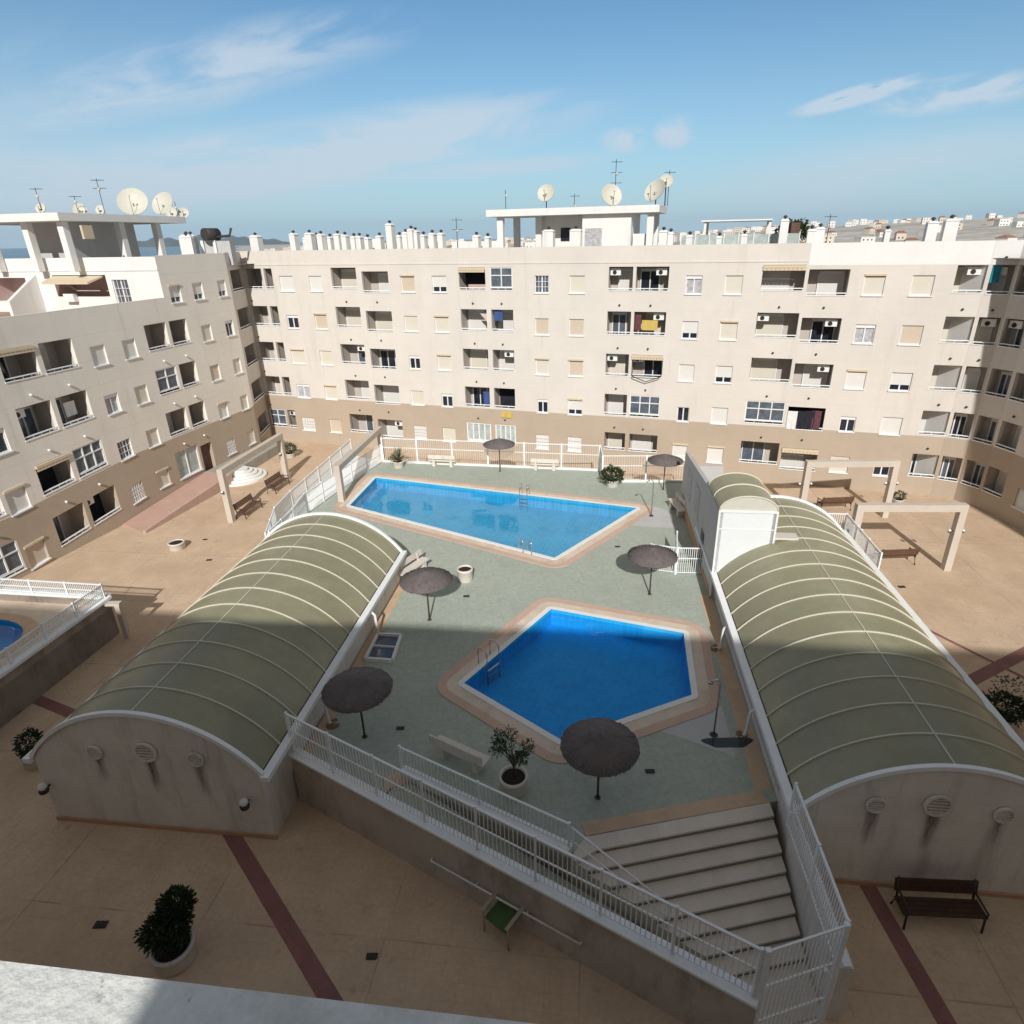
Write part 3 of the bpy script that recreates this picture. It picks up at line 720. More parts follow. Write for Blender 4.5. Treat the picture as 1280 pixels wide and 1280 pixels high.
# ---- rooftop pavilions
def pavilion(fr, a0, a1, d0, d1, zt, zb, label, cols, boxes, lip=.45):
    t = thing('rooftop_pavilion', fr((a0+a1)/2, zb, -(d0+d1)/2), label, 'rooftop structure')
    q = MB().use('white_wall'); fbox(q, fr, a0, a1, zt-lip, zt, -d1, -d0); q.build('canopy', t)
    for a, d in cols:
        q = MB().use('white_wall'); fbox(q, fr, a-.22, a+.22, zb, zt-lip, -d-.22, -d+.22); q.build('column', t)
    for b in boxes:
        q = MB().use(b[5] if len(b) > 5 else 'white_wall'); fbox(q, fr, b[0], b[1], zb, b[4], -b[3], -b[2]); q.build('room', t)
    return t
zz = 14.3
p1 = pavilion(FM, -17.6, -5.3, 3.0, 8.0, 17.65, zz, 'white flat roofed stair pavilion with dishes on the far wing roof', [(-16.7, 3.6), (-14.2, 5.0), (-5.9, 3.6), (-5.9, 6.5), (-16.7, 7.4)],
    [(-14.0, -10.9, 5.2, 7.8, 17.2), (-10.6, -7.2, 3.4, 7.8, 17.2), (-7.1, -6.3, 3.8, 5.0, 15.9)])
q = MB().use('curtain'); fbox(q, FM, -10.4, -9.2, 15.0, 16.3, -3.4, -3.36); q.build('shutter', p1); q = MB().use('dark_glass'); fbox(q, FM, -12.6, -11.9, 15.5, 16.4, -5.2, -5.16); q.build('door', p1)
FBp = Frame(FL(0, 0).xy, FL.t.xy)
p2 = pavilion(FBp, 35.2, 46.3, 5.0, 15.5, 17.7, zz, 'white flat roofed pavilion with satellite dishes on the left wing roof', [(35.9, 5.6), (36.1, 8.6), (36.3, 12.0), (40.4, 5.6), (43.8, 5.6), (36.1, 15.0)],
    [(37.2, 43.0, 6.8, 7.0, 17.25, 'wall_grey'), (38.0, 43.0, 7.2, 10.8, 17.25, 'wall_grey')])
q = MB().use('awning_cream'); fbox(q, FBp, 36.6, 37.4, 16.2, 17.0, -5.05, -4.9); q.build('wall_box', p2)
# greenish penthouse roof plate at right of pavilion
q = MB().use('white_wall'); fbox(q, FM, -2.6, 1.9, 16.55, 16.64, -8, -4)
for a in (-2.4, 1.7): fbox(q, FM, a, a+.15, 14.3, 16.55, -4.3, -4.15); fbox(q, FM, a, a+.15, 14.3, 16.55, -7.9, -7.75)
tag(q.build('roof_shelter'), 'thin white shelter roof just right of the far wing pavilion', 'shelter')
q = MB().use('pale_glass'); fbox(q, FM, -3.8, 3.6, 14.3, 15.75, -3.1, -3.06); q.use('white_paint')
for k in range(9): a = -3.8+k*.92; fbox(q, FM, a, a+.06, 14.3, 15.85, -3.06, -3.0)
tag(q.build('glass_screen'), 'pale glass wind screen with white posts on the far roof terrace', 'screen')

# ---- satellite dishes and antennas
def dish(p, r, rz, tilt, label, mount=1.0):
    t = thing('satellite_dish', p, label, 'satellite dish', 'satellite dishes on the roofs', rz, True)
    q = MB().use('iron'); q.tube([(0, 0, 0), (0, 0, mount)], .04, 6); q.tube([(0, 0, mount*.6), (0, -.25, mount)], .025, 6); q.build('mast', t)
    q = MB().use('dish'); n = 20; prof = [(r*k/5, .28*r*(k/5)**2) for k in range(6)]
    base = []
    def tr(x, y, z):  # axis along -y tilted up
        c, s = math.cos(tilt), math.sin(tilt)
        return (x, -z*c+y*s, y*c+z*s+mount)
    q.smooth = True
    for side in (0, .03):
        b0 = len(q.v)
        for rr, zz_ in prof:
            for j in range(n):
                a = 2*math.pi*j/n; q.v.append(tr(max(rr, .001)*math.cos(a), max(rr, .001)*math.sin(a), zz_-side))
        for i in range(5):
            for j in range(n):
                A = b0+i*n+j; B = b0+i*n+(j+1) % n; q.face((A, B, B+n, A+n) if side == 0 else (A, A+n, B+n, B))
    q.build('reflector', t)
    q = MB().use('iron'); e = tr(0, 0, r*.95); q.tube([tr(0, -r, .28*r), e], .015, 5); q.use('dish'); q.sphere(e, .07, 8); q.build('feed_horn', t)
    return t
def on(fr, x, y, d, z):   # point on roof at depth d sighted at pixel column
    f2 = Frame((fr.p-fr.o*d).xy, fr.t.xy); s, _ = f2.at(x, y); q = fr.p+fr.t*s-fr.o*d; q.z = z; return q
dish(on(FM, 683, 250, 5, 17.65), .62, rad(-20), .4, 'pale round dish standing alone left of centre on the far pavilion roof')
dish(on(FM, 763, 250, 4, 17.3), .75, rad(15), .4, 'large pale dish beside the tall mast on the far pavilion roof')
dish(on(FM, 820, 245, 4, 17.65), .78, rad(-48), .5, 'large tilted dish at right corner of the far pavilion roof', .8)
dish(on(FM, 832, 240, 5.5, 17.65), .45, rad(-10), .4, 'small dish behind the tilted one at the far pavilion corner', 1.5)
dish(on(FBp, 169, 262, 7.5, 17.7), 1.05, rad(15), .5, 'largest cream dish on the left pavilion roof', .9)
dish(on(FBp, 208, 265, 8.5, 17.7), .95, rad(-12), .5, 'big pale dish second from largest at the right end of left pavilion roof', 1.0)
dish(on(FBp, 216, 272, 6.5, 17.7), .42, rad(10), .4, 'small round dish left of the short mast at end of the left pavilion', .3)
dish(on(FBp, 230, 270, 6.0, 17.3), .42, rad(20), .4, 'small dish overhanging the right tip of left pavilion roof', .7)
dish(on(FBp, 126, 262, 6.5, 17.7), .32, rad(0), .4, 'tiny white dish at the foot of the left pavilion mast', .3)
dish(on(FBp, 100, 262, 9.5, 17.7), .45, rad(20), .4, 'white dish at the middle of left pavilion roof edge', .4)
dish(on(FBp, 51, 258, 11, 17.7), .35, rad(0), .4, 'small white dish near the left picture edge on pavilion roof', .5)
def antenna(p, h, label, arms=2):
    q = MB().use('iron'); p = Vector(p); q.tube([p, p+Vector((0, 0, h))], .022, 6)
    for k in range(arms):
        z = h*(.95-.22*k); q.tube([p+Vector((-.35, 0, z)), p+Vector((.45, .1, z))], .015, 5)
        for j in range(7): x = -.3+.11*j; q.tube([p+Vector((x, -.2, z)), p+Vector((x, .2, z))], .008, 4)
    q.use('dish'); q.sphere(p+Vector((.06, -.1, h*.7)), .10, 8)
    tag(q.build('antenna'), label, 'antenna', 'television antennas on the roofs')
antenna(on(FM, 769, 240, 4.5, 17.65), 2.9, 'tallest mast antenna rising from the far pavilion roof', 3)
antenna(on(FM, 632, 250, 4, 17.65), 1.3, 'thin bare whip antenna at left end of far pavilion', 0)
antenna(on(FM, 718, 250, 9, 15.9), 2.9, 'slim antenna with white drum behind the far pavilion', 1)
antenna(on(FM, 835, 245, 6, 17.65), 2.2, 'mast antenna at right corner of the far pavilion', 1)
antenna(on(FM, 571, 290, 3, 14.3), 2.9, 'white mast antenna among chimneys left of far pavilion', 2)
antenna(on(FBp, 130, 262, 6, 17.7), 2.2, 'antenna mast at middle of the left pavilion roof', 2)
antenna(on(FBp, 97, 262, 9, 17.7), 1.3, 'short antenna left of middle on left pavilion roof', 1)
antenna(on(FBp, 51, 260, 11, 17.7), 1.8, 'antenna near left picture edge on pavilion roof', 1)
antenna(on(FBp, 222, 270, 6.2, 17.4), 1.4, 'short mast at right end of the left pavilion roof', 0)
antenna(on(FM, 1035, 290, 4, 14.3), 2.5, 'thin aerial right of twin chimneys on the white parapet roof', 1)
# big dark ventilation fan
vt = thing('ventilation_fan', on(FBp, 265, 300, 1.2, 14.3), 'large dark duct fan with side pipe on white piers at the inner roof corner', 'ventilation fan')
c = Vector(vt.location)+Vector((0, 0, 2.0)); q = MB().use('iron')
q.tube([c+Vector((-.25, -.5, .1)), c+Vector((.25, .5, .1))], .42, 16); q.build('drum', vt)
q = MB().use('iron'); q.tube([c+Vector((.2, 0, -.1)), c+Vector((1.3, .1, .0)), c+Vector((1.5, .1, .5))], .09, 8); q.build('pipe', vt)
q = MB().use('wall_grey'); q.box(c.x-.8, c.x+1.2, c.y+.1, c.y+.9, 14.3, c.z-.35); q.build('plinth', vt)
for k in (-.75, .15): q = MB().use('white_wall'); q.box(c.x+k-.1, c.x+k+.1, c.y-.1, c.y+.08, 14.3, c.z-.3); q.build('pier', vt)

# ---- washing and cloths on balconies
def cloth(fr, a0, a1, z0, z1, d, mname, label, nm='cloth', tri=False):
    q = MB().use(mname); n = 6
    for i in range(n):
        A, B = a0+(a1-a0)*i/n, a0+(a1-a0)*(i+1)/n; o = .03*math.sin(i*2.1); o2 = .03*math.sin((i+1)*2.1)
        zl = z0 if not tri else z1-(z1-z0)*(i/n); zr = z0 if not tri else z1-(z1-z0)*((i+1)/n)
        q.hexa([fr(A, zl, d+o+.02), fr(B, zr, d+o2+.02), fr(B, zr, d+o2), fr(A, zl, d+o)], [fr(A, z1, d+.02), fr(B, z1, d+.02), fr(B, z1, d), fr(A, z1, d)])
    return tag(q.build(nm), label, 'laundry')
s, z = FM.at(634, 517); cloth(FM, s-.45, s+.4, z-.3, z+.2, .07, 'cloth_yellow', 'small yellow cloth hanging over a rail above the long glazed window', 'towel')
s, z = FM.at(622, 396); cloth(FM, s-.35, s+.3, z-.3, z+.4, -.25, 'cloth_blue', 'dark blue towel drying in a balcony above the pool centre', 'towel')
s, z = FM.at(610, 500); cloth(FM, s-.45, s+.4, z-.5, z+.55, -.3, 'cloth_blue', 'blue sheet hanging in lowest upper balcony left of the yellow cloth', 'sheet')
s, z = FM.at(603, 400); cloth(FM, s-.3, s+.6, z-.6, z+.4, -.4, 'brownish', 'brown triangular shade sail corner hung in an upper balcony', 'shade_cloth', True)
s, z = FM.at(598, 354); cloth(FM, s-.9, s+.8, z-.75, z-.1, -.35, 'bamboo_pink', 'pinkish plants cloth and clutter on top floor balcony left of grid window', 'cloth')
for k, (x, mm, lb) in enumerate(((990, 'cloth_white', 'white shirt hanging at left of the washing line balcony'), (1001, 'cloth_dark', 'black trousers on the washing line balcony'), (1012, 'cloth_dark', 'dark coat on the washing line balcony beside the maroon blanket'), (1020, 'cloth_red', 'maroon blanket at the right of washing line balcony'))):
    s, z = FM.at(x, 522); cloth(FM, s-.3, s+.3, z-.75, z+.45, .05-.02*k, mm, lb, 'laundry')
s, z = FM.at(812, 404); cloth(FM, s-.55, s+.5, z-.5, z+.15, -.35, 'cloth_yellow', 'yellow striped cover in balcony with red curtain', 'cover'); cloth(FM, s-1.0, s-.6, z-.5, z+.5, -.3, 'cloth_red', 'narrow red curtain at left of the yellow covered balcony', 'curtain')
s, z = FM.at(808, 468)
q = MB().use('iron'); q.tube([FM(s-1.0, z, .05), FM(s-.9, z-.1, .35), FM(s, z-.45, .3), FM(s+.9, z-.1, .35), FM(s+1.0, z, .05)], .03, 5); q.tube([FM(s-.9, z-.02, .35), FM(s+.9, z-.02, .35)], .02, 5)
tag(q.build('clothes_rack'), 'empty black clothes rack hanging out below a balcony rail', 'clothes rack')
a, b = Vector((*RV[0], 0)), Vector((*RV[1], 0)); fr_ = Frame(a.xy, (b-a).xy); cloth(fr_, .12, .6, 13.0, 13.92, -.1, 'cloth_teal', 'teal towel hanging in top floor balcony at the curved corner', 'towel')
s, z = FL.at(95, 511); cloth(FL, s-.35, s+.35, z-.3, z+.45, -.4, 'cloth_white', 'white square cloth hanging in a left wing balcony', 'cloth')

# ------------------------------------------------------------------ ground, plaza
q = MB().use('plaza_paving'); q.quad((-60, -30, 0), (60, -30, 0), (60, 75, 0), (-60, 75, 0)); q.build('plaza', kind='structure')
def terr(x, y):
    r = math.hypot(x, y); az = math.degrees(math.atan2(x, y))
    k = max(0, min(1, (az+20)/25))*.36+max(0, min(1, (az-10)/26))*.64
    s = max(0, min(1, (r-150)/1250)); s = s*s*(3-2*s)
    return -.6+34*k*s+4*k*s*math.sin(x/90.)*math.cos(y/120.)
q = MB().use('terrain'); q.smooth = True
RS = [0, 80, 150, 220, 300, 400, 520, 660, 820, 1000, 1200, 1420, 1700, 2200, 3200, 5000]; NA = 90
for r in RS:
    for j in range(NA):
        a = rad(-180+360*j/NA); x, y = r*math.sin(a), r*math.cos(a); z = terr(x, y) if r < 2300 else -2
        if -62 < math.degrees(a) < -24 and r > 900: z = -12
        q.v.append((x, y, z))
for i in range(len(RS)-1):
    for j in range(NA):
        A = i*NA+j; B = i*NA+(j+1) % NA; q.face((A, A+NA, B+NA, B))
q.build('ground', kind='structure')
q = MB().use('sea')
q.quad((-10900, -250, -8), (10900, -250, -8), (10900, 11400, -8), (-10900, 11400, -8)); q.build('sea', kind='structure')
q = MB().use('mountain'); q.smooth = True
n = 60; hs = [max(0, math.sin(math.pi*i/n))**.6*(88+12*math.sin(i*.5)+12*math.sin(i*1.3+1)) for i in range(n+1)]
for k, (dd, f) in enumerate(((7000, 0), (7500, .7), (8000, 1), (9500, .3))):
    for i in range(n+1):
        a = rad(-31+13*i/n); q.v.append((dd*math.sin(a), dd*math.cos(a), -10+hs[i]*f))
for k in range(3):
    for i in range(n): A = k*(n+1)+i; q.face((A, A+1, A+n+2, A+n+1))
q.build('hills', kind='structure')

def flat(name, pts, matn, z=.004, kind='structure'):
    q = MB().use(matn); a = sum(pts[i][0]*pts[(i+1) % len(pts)][1]-pts[(i+1) % len(pts)][0]*pts[i][1] for i in range(len(pts)))
    if a < 0: pts = pts[::-1]
    q.quad(*[(p[0], p[1], z) for p in pts]); return q.build(name, kind=kind)
def band(p, q_, w, z=.004):
    a = Vector((*p, 0)); b = Vector((*q_, 0)); d = (b-a).normalized(); n = Vector((-d.y, d.x, 0))*w/2
    flat('paving_band', [(a+n).xy, (a-n).xy, (b-n).xy, (b+n).xy], 'red_band', z)
band((-9.4, 14.0), (1.5, 2.2), .42); band((8.9, 11.35), (9.15, 4.0), .42, .005); band((-16.3, 18.3), (-24.5, 22.0), .42, .006)
band((15.6, 18.7), (24.5, 23.2), .5, .007); band((15.9, 25.6), (19.8, 18.2), .16, .012)

# ------------------------------------------------------------------ pool terrace (deck) z = 1.2
D = 1.2
WA, WB = Vector((-7.04, 14.39, 0)), Vector((4.45, 7.50, 0)); wd = (WB-WA).normalized(); wi = Vector((-wd.y, wd.x, 0))  # inward
IA, IB = Vector((-3.75, 14.06, 0)), Vector((1.03, 11.30, 0))
R0, R1, R2 = (7.05, 12.97), (8.5, 24.0), (9.75, 34.2)
RB = (6.35, 8.35)
pool1 = [(-9.75, 39.70), (6.65, 33.75), (1.55, 27.75), (-10.35, 35.00)]
pool2 = [(1.15, 23.05), (6.33, 21.10), (5.72, 17.42), (1.08, 15.42), (-2.20, 18.28)]
deck = [(-7.0, 14.4), (-4.42, 12.95), (-3.75, 14.06), (1.03, 11.30), (1.55, 11.95), R0, R1, R2, (10.8, 38.0), (5.2, 38.3), (5.33, 40.43), (-9.9, 43.2), (-11.2, 39.2), (-12.6, 34.2), (-13.2, 31), (-12.7, 28.4), (-5.75, 26.35)]
def rounded(poly, off, r=1.0, n=6):
    """offset polygon outwards with rounded corners; poly ccw or cw"""
    k = len(poly); a = sum(poly[i][0]*poly[(i+1) % k][1]-poly[(i+1) % k][0]*poly[i][1] for i in range(k))
    if a < 0: poly = poly[::-1]
    out = []
    for i in range(k):
        p0, p1, p2 = [Vector(poly[(i+j) % k]) for j in (-1, 0, 1)]
        d1 = (p1-p0).normalized(); d2 = (p2-p1).normalized(); n1 = Vector((d1.y, -d1.x)); n2 = Vector((d2.y, -d2.x))
        for j in range(n+1):
            t = j/n; v_ = n1.slerp(n2, t); out.append(tuple(p1+v_*off))
    return out
def ring_fill(q, outer, holes, z):
    """triangulated sheet with holes"""
    from mathutils.geometry import delaunay_2d_cdt
    pts = []; edges = []
    for lp in [outer]+holes:
        b = len(pts); pts += [Vector(p) for p in lp]; edges += [(b+i, b+(i+1) % len(lp)) for i in range(len(lp))]
    vv, ee, ff, *_ = delaunay_2d_cdt(pts, edges, [], 0, 1e-6)
    def inside(p, lp):
        c = False; j = len(lp)-1
        for i in range(len(lp)):
            if (lp[i][1] > p[1]) != (lp[j][1] > p[1]) and p[0] < (lp[j][0]-lp[i][0])*(p[1]-lp[i][1])/(lp[j][1]-lp[i][1])+lp[i][0]: c = not c
            j = i
        return c
    for f in ff:
        cx_ = sum(vv[i].x for i in f)/len(f); cy_ = sum(vv[i].y for i in f)/len(f)
        if inside((cx_, cy_), outer) and not any(inside((cx_, cy_), h) for h in holes):
            P = [(vv[i].x, vv[i].y, z) for i in f]
            a = sum(P[i][0]*P[(i+1) % len(P)][1]-P[(i+1) % len(P)][0]*P[i][1] for i in range(len(P)))
            q.quad(*(P if a > 0 else P[::-1]))
c1o, c2o = rounded(pool1, .95), rounded(pool2, .95)
q = MB().use('terrace_green'); ring_fill(q, deck, [c1o, c2o], D)
q.use('retaining_render'); k = len(deck)
for i in range(k):
    a, b = deck[i], deck[(i+1) % k]; q.quad((a[0], a[1], 0), (a[0], a[1], D), (b[0], b[1], D), (b[0], b[1], 0))
q.build('pool_terrace', kind='structure')
# bluish shower patch
# beige strips along walls and stair head
def strip(pts, w, z, side=1):
    q = MB().use('beige_edge')
    for i in range(len(pts)-1):
        a = Vector((*pts[i], 0)); b = Vector((*pts[i+1], 0)); d = (b-a).normalized(); n = Vector((-d.y, d.x, 0))*w*side
        P = [(p.x, p.y, z) for p in (a, b, b+n, a+n)]; q.quad(*(P if side > 0 else P[::-1]))
    q.build('border_strip', kind='structure')
strip([(6.98, 13.3), (8.24, 24.0)], .48, D+.004, 1)
strip([(1.52, 11.95), (6.72, 12.92)], .42, D+.008, 1)
strip([(-5.72, 26.2), (-7.0, 15.0)], .38, D+.004, 1)
strip([(-4.1, 13.6), (-3.3, 13.95)], .5, D+.012, 1)
q = MB().use('wall_grey')
q.quad(*[(x, y, D+.006) for x, y in ((4.3, 15.75), (6.35, 14.6), (6.6, 16.9), (5.9, 17.0))]); q.quad(*[(x, y, D+.006) for x, y in ((6.0, 31.4), (8.2, 31.0), (8.4, 33.5), (6.9, 34.6))]); q.build('shower_floor', kind='structure')

def pool(poly, outer, label, wn, tile, ladd=()):
    c = (sum(p[0] for p in poly)/len(poly), sum(p[1] for p in poly)/len(poly), D)
    t = thing('swimming_pool', c, label, 'swimming pool')
    mid_ = rounded(poly, .62); q = MB().use('pool_coping'); ring_fill(q, mid_, [rounded(poly, .22, n=2)], D+.03); q.use('coping_pink'); ring_fill(q, outer, [mid_], D+.03)
    k = len(outer)
    for i in range(k): a, b = outer[i], outer[(i+1) % k]; q.quad((a[0], a[1], D-.05), (b[0], b[1], D-.05), (b[0], b[1], D+.03), (a[0], a[1], D+.03))
    q.build('coping', t)
    q = MB().use('pool_white'); inn = rounded(poly, .22, n=2); ring_fill(q, inn, [poly], D+.05)
    k = len(inn)
    for i in range(k): a, b = inn[i], inn[(i+1) % k]; q.quad((a[0], a[1], D+.02), (b[0], b[1], D+.02), (b[0], b[1], D+.05), (a[0], a[1], D+.05))
    q.build('edge_tiles', t)
    q = MB().use(tile); a = sum(poly[i][0]*poly[(i+1) % len(poly)][1]-poly[(i+1) % len(poly)][0]*poly[i][1] for i in range(len(poly)))
    pl = poly if a > 0 else poly[::-1]
    q.quad(*[(p[0], p[1], D-.70) for p in pl])
    for i in range(len(pl)): a, b = pl[i], pl[(i+1) % len(pl)]; q.quad((b[0], b[1], D-.70), (a[0], a[1], D-.70), (a[0], a[1], D+.05), (b[0], b[1], D+.05))
    q.build('basin', t)
    q = MB().use(wn); q.quad(*[(p[0], p[1], D-.10) for p in pl]); q.build('water_surface', t)
    return t
pool(pool1, c1o, 'larger four sided pool with light blue water below the far fence', 'pool_water', 'pool_tile')
pool(pool2, c2o, 'nearer five sided pool with deep blue water half in shade', 'pool_water_deep', 'pool_tile_deep')
def ladder(a, b, inward, label):
    t = thing('pool_ladder', (*((Vector(a)+Vector(b))/2), D), label, 'pool ladder', 'steel pool ladders')
    iv = Vector((*inward, 0)).normalized()
    for p in (a, b):
        p = Vector((*p, D)); q = MB().use('chrome')
        q.tube([p, p+Vector((0, 0, .6))]+[p+iv*(.25-.25*math.cos(k*math.pi/6))+Vector((0, 0, .6+.18*math.sin(k*math.pi/6))) for k in range(1, 7)]+[p+iv*.5+Vector((0, 0, .2)), p+iv*.5+Vector((0, 0, -.8))], .026, 7); q.build('handrail', t)
    for z in (-.1, -.35, -.6):
        q = MB().use('chrome'); q.beam(Vector((*a, D+z))+iv*.5, Vector((*b, D+z))+iv*.5, .08, .03); q.build('rung', t)
ladder((-1.75, 19.45), (-1.33, 19.95), (.7, -.72), 'ladder on the left edge of near pool')
ladder((0.0, 28.35), (.42, 28.12), (-.4, .9), 'ladder at near edge of the large pool by its front corner')
ladder((.0, 36.45), (.45, 36.28), (-.3, -.95), 'ladder on the far edge of large pool')

# ------------------------------------------------------------------ fences
def fence(pts, z0, h, label, name='metal_fence', bay=1.8, bar=.11, mid=None, matn='white_metal', br=.011, zfn=None, post=.035, cat='fence', coping=None):
    c = Vector((*pts[0], z0)); t = thing(name, c, label, cat)
    Z = zfn or (lambda p: z0)
    for i in range(len(pts)-1):
        a = Vector((*pts[i], 0)); b = Vector((*pts[i+1], 0)); ln = (b-a).length; nb = max(1, round(ln/bay)); d = (b-a)/nb
        for k in range(nb):
            p = a+d*k; r = p+d
            zp, zr = Z(p), Z(r); P0 = Vector((p.x, p.y, zp)); P1 = Vector((r.x, r.y, zr))
            up = Vector((0, 0, 1)); q = MB().use(matn)
            q.beam(P0+up*h, P1+up*h, .055, .045); q.beam(P0+up*.07, P1+up*.07, .035, .03)
            for mm in (mid or ()): q.beam(P0+up*h*mm, P1+up*h*mm, .035, .035)
            n = max(2, int(ln/nb/bar))
            for j in range(1, n):
                w_ = P0.lerp(P1, j/n); q.box(w_.x-br, w_.x+br, w_.y-br, w_.y+br, w_.z+.07, w_.z+h)
            q.build('railing_panel', t)
        for k in range(nb+(1 if i == len(pts)-2 else 0)):
            p = a+d*k; zp = Z(p); q = MB().use(matn); q.box(p.x-post, p.x+post, p.y-post, p.y+post, zp, zp+h+.06); q.build('post', t)
    return t
CO = 1.9
# outer retaining wall with coping, fence on top
def wallseg(name, pts, z0, z1, th, matn, label, cat, coping=None, cw=.10, side=1):
    c = Vector((*pts[0], 0)); t = thing(name, c, label, cat)
    q = MB().use(matn); cp = MB().use(coping or 'white_metal')
    for i in range(len(pts)-1):
        a = Vector((*pts[i], 0)); b = Vector((*pts[i+1], 0)); d = (b-a).normalized(); n = Vector((-d.y, d.x, 0))*side
        q.prism([(a).xy, (b).xy, (b+n*th).xy, (a+n*th).xy], z0, z1)
        if coping: cp.prism([(a-n*cw).xy, (b-n*cw).xy, (b+n*(th+cw)).xy, (a+n*(th+cw)).xy], z1, z1+.07)
    q.build('wall_body', t)
    if coping: cp.build('coping', t)
    return t
rw = wallseg('retaining_wall', [WA.xy, WB.xy], 0, CO-.08, .22, 'retaining_render', 'long grey brown retaining wall carrying the front fence beside the ramp', 'wall', 'white_metal', .07)
a_ = WA+wi*.1+wd*.05; b_ = WB+wi*.1-wd*.12
fence([a_.xy, b_.xy], CO, 1.42, 'long white barred fence on top of front retaining wall', bay=1.75, bar=.115, mid=(.58,), post=.032)
# wall pilasters/patches: handrail on the outside
hr = thing('handrail', (-2.68, 11.78, 0), 'thin white handrail fixed low on the outside of the front wall', 'handrail')
p, r = Vector((-2.60, 11.62, .80)), Vector((1.15, 9.40, .80)); q = MB().use('white_metal'); q.tube([p, r], .025, 7); q.build('rail', hr)
for k in (0, .33, .67, 1): w_ = p.lerp(r, k); q = MB().use('white_metal'); q.tube([w_, w_+wi*.14], .018, 6); q.build('bracket', hr)
# ramp
ra0, ra1 = WA+wd*3.05+wi*.22, WB-wd*.8+wi*.22
def rampz(x, y):
    s = (Vector((x, y, 0))-WA).dot(wd); return max(.02, 1.2-1.18*max(0, (s-3.4)/8.2))
q = MB().use('terrace_green'); n = 12
for k in range(n):
    a, b = ra0.lerp(ra1, k/n), ra0.lerp(ra1, (k+1)/n); wdt = 1.18
    q.prism([a.xy, b.xy, (b+wi*wdt).xy, (a+wi*wdt).xy], 0, rampz)
q.build('ramp', kind='structure')
iw = wallseg('parapet_wall', [IA.xy, IB.xy], .2, 1.44, .16, 'vault_render', 'low beige wall with white coping between ramp and pool terrace', 'wall', 'white_metal', .06)
d_ = (IB-IA).normalized(); n_ = Vector((-d_.y, d_.x, 0))
fence([(IA+n_*.08).xy, (IB+n_*.08-d_*.05).xy], 1.5, .80, 'shorter white barred fence on the low wall above the ramp', bay=2.7, bar=.12, mid=())
# sloping handrails beside stair
def rail2(p, r, label, low=.45):
    t = thing('handrail', Vector((p[0], p[1], p[2]-1)), label, 'handrail', 'handrails between ramp and steps'); q = MB().use('white_metal')
    q.tube([p, r], .028, 7); q.tube([Vector(p)-Vector((0, 0, low)), Vector(r)-Vector((0, 0, low))], .02, 6); q.build('rails', t)
    for k in (.02, .5, .98):
        w_ = Vector(p).lerp(Vector(r), k); q = MB().use('white_metal'); q.tube([w_, (w_.x, w_.y, w_.z-.95)], .022, 6); q.build('post', t)
rail2(Vector((1.08, 11.32, 2.28)), Vector((3.35, 9.95, 1.20)), 'upper double handrail running down from inner fence between ramp and steps')
# stairs
e_ = (Vector((6.72, 12.92, 0))-Vector((1.47, 11.92, 0))).normalized(); dn = Vector((e_.y, -e_.x, 0))   # downwards
st = MB(); H0 = Vector((6.75, 12.92, 0)); RI = .15; TR = .425
def clipx(P, dirv, A, B):   # intersect line P+dirv*t with line A-B
    d2 = B-A; den = dirv.x*d2.y-dirv.y*d2.x; w_ = A-P; t = (w_.x*d2.y-w_.y*d2.x)/den; return P+dirv*t
SL0 = Vector((1.50, 11.93, 0)); rl0 = Vector((1.03, 11.36, 0)); rl1 = Vector((4.6, 9.05, 0))
RA_, RBv = Vector((6.78, 13.1, 0)), Vector((6.38, 8.3, 0))
for k in range(8):
    z = D-RI*k-(.005 if k == 0 else 0)
    A = H0+dn*(TR*k); B = H0+dn*(TR*(k+1)+ (0 if k < 7 else 0))
    r0 = clipx(A, e_, RA_, RBv); r1 = clipx(B, e_, RA_, RBv); l0 = clipx(A, e_, rl0, rl1); l1 = clipx(B, e_, rl0, rl1)
    st.use('step_stone'); P = [(l1.x, l1.y), (r1.x, r1.y), (r0.x, r0.y), (l0.x, l0.y)]
    nn = len(st.v); st.prism(P, 0, z)
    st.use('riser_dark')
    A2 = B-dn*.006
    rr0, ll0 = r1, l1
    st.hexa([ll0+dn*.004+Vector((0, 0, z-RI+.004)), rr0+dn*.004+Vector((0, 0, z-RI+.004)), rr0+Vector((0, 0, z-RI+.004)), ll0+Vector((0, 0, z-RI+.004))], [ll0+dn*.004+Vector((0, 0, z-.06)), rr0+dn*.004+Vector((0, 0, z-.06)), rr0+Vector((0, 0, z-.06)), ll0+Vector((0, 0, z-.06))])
st.use('step_stone'); st.prism([(1.06, 11.31), (1.22, 11.20), (1.9, 11.62), (1.60, 11.955), (1.50, 11.94)], 0, 1.196)
sto = st.build('stairs'); tag(sto, 'broad flight of grey stone steps down from the pool terrace to the gate', 'steps')
flat('path', [(4.2, 7.75), (6.4, 8.3), (6.5, 10.1), (4.2, 9.6)], 'step_stone', .018)
# right wall of stair, with sloping join and fence
wallseg('stair_wall', [(6.42, 8.2), (6.80, 11.7)], 0, CO-.1, -.28, 'vault_render', 'low wall with wide white coping right of the steps', 'wall', 'white_metal', .06)
fence([(6.62, 11.55), (6.28, 8.15)], CO, 1.42, 'white barred fence climbing beside the steps at right', bay=1.7, bar=.1, mid=(.58,), post=.032)
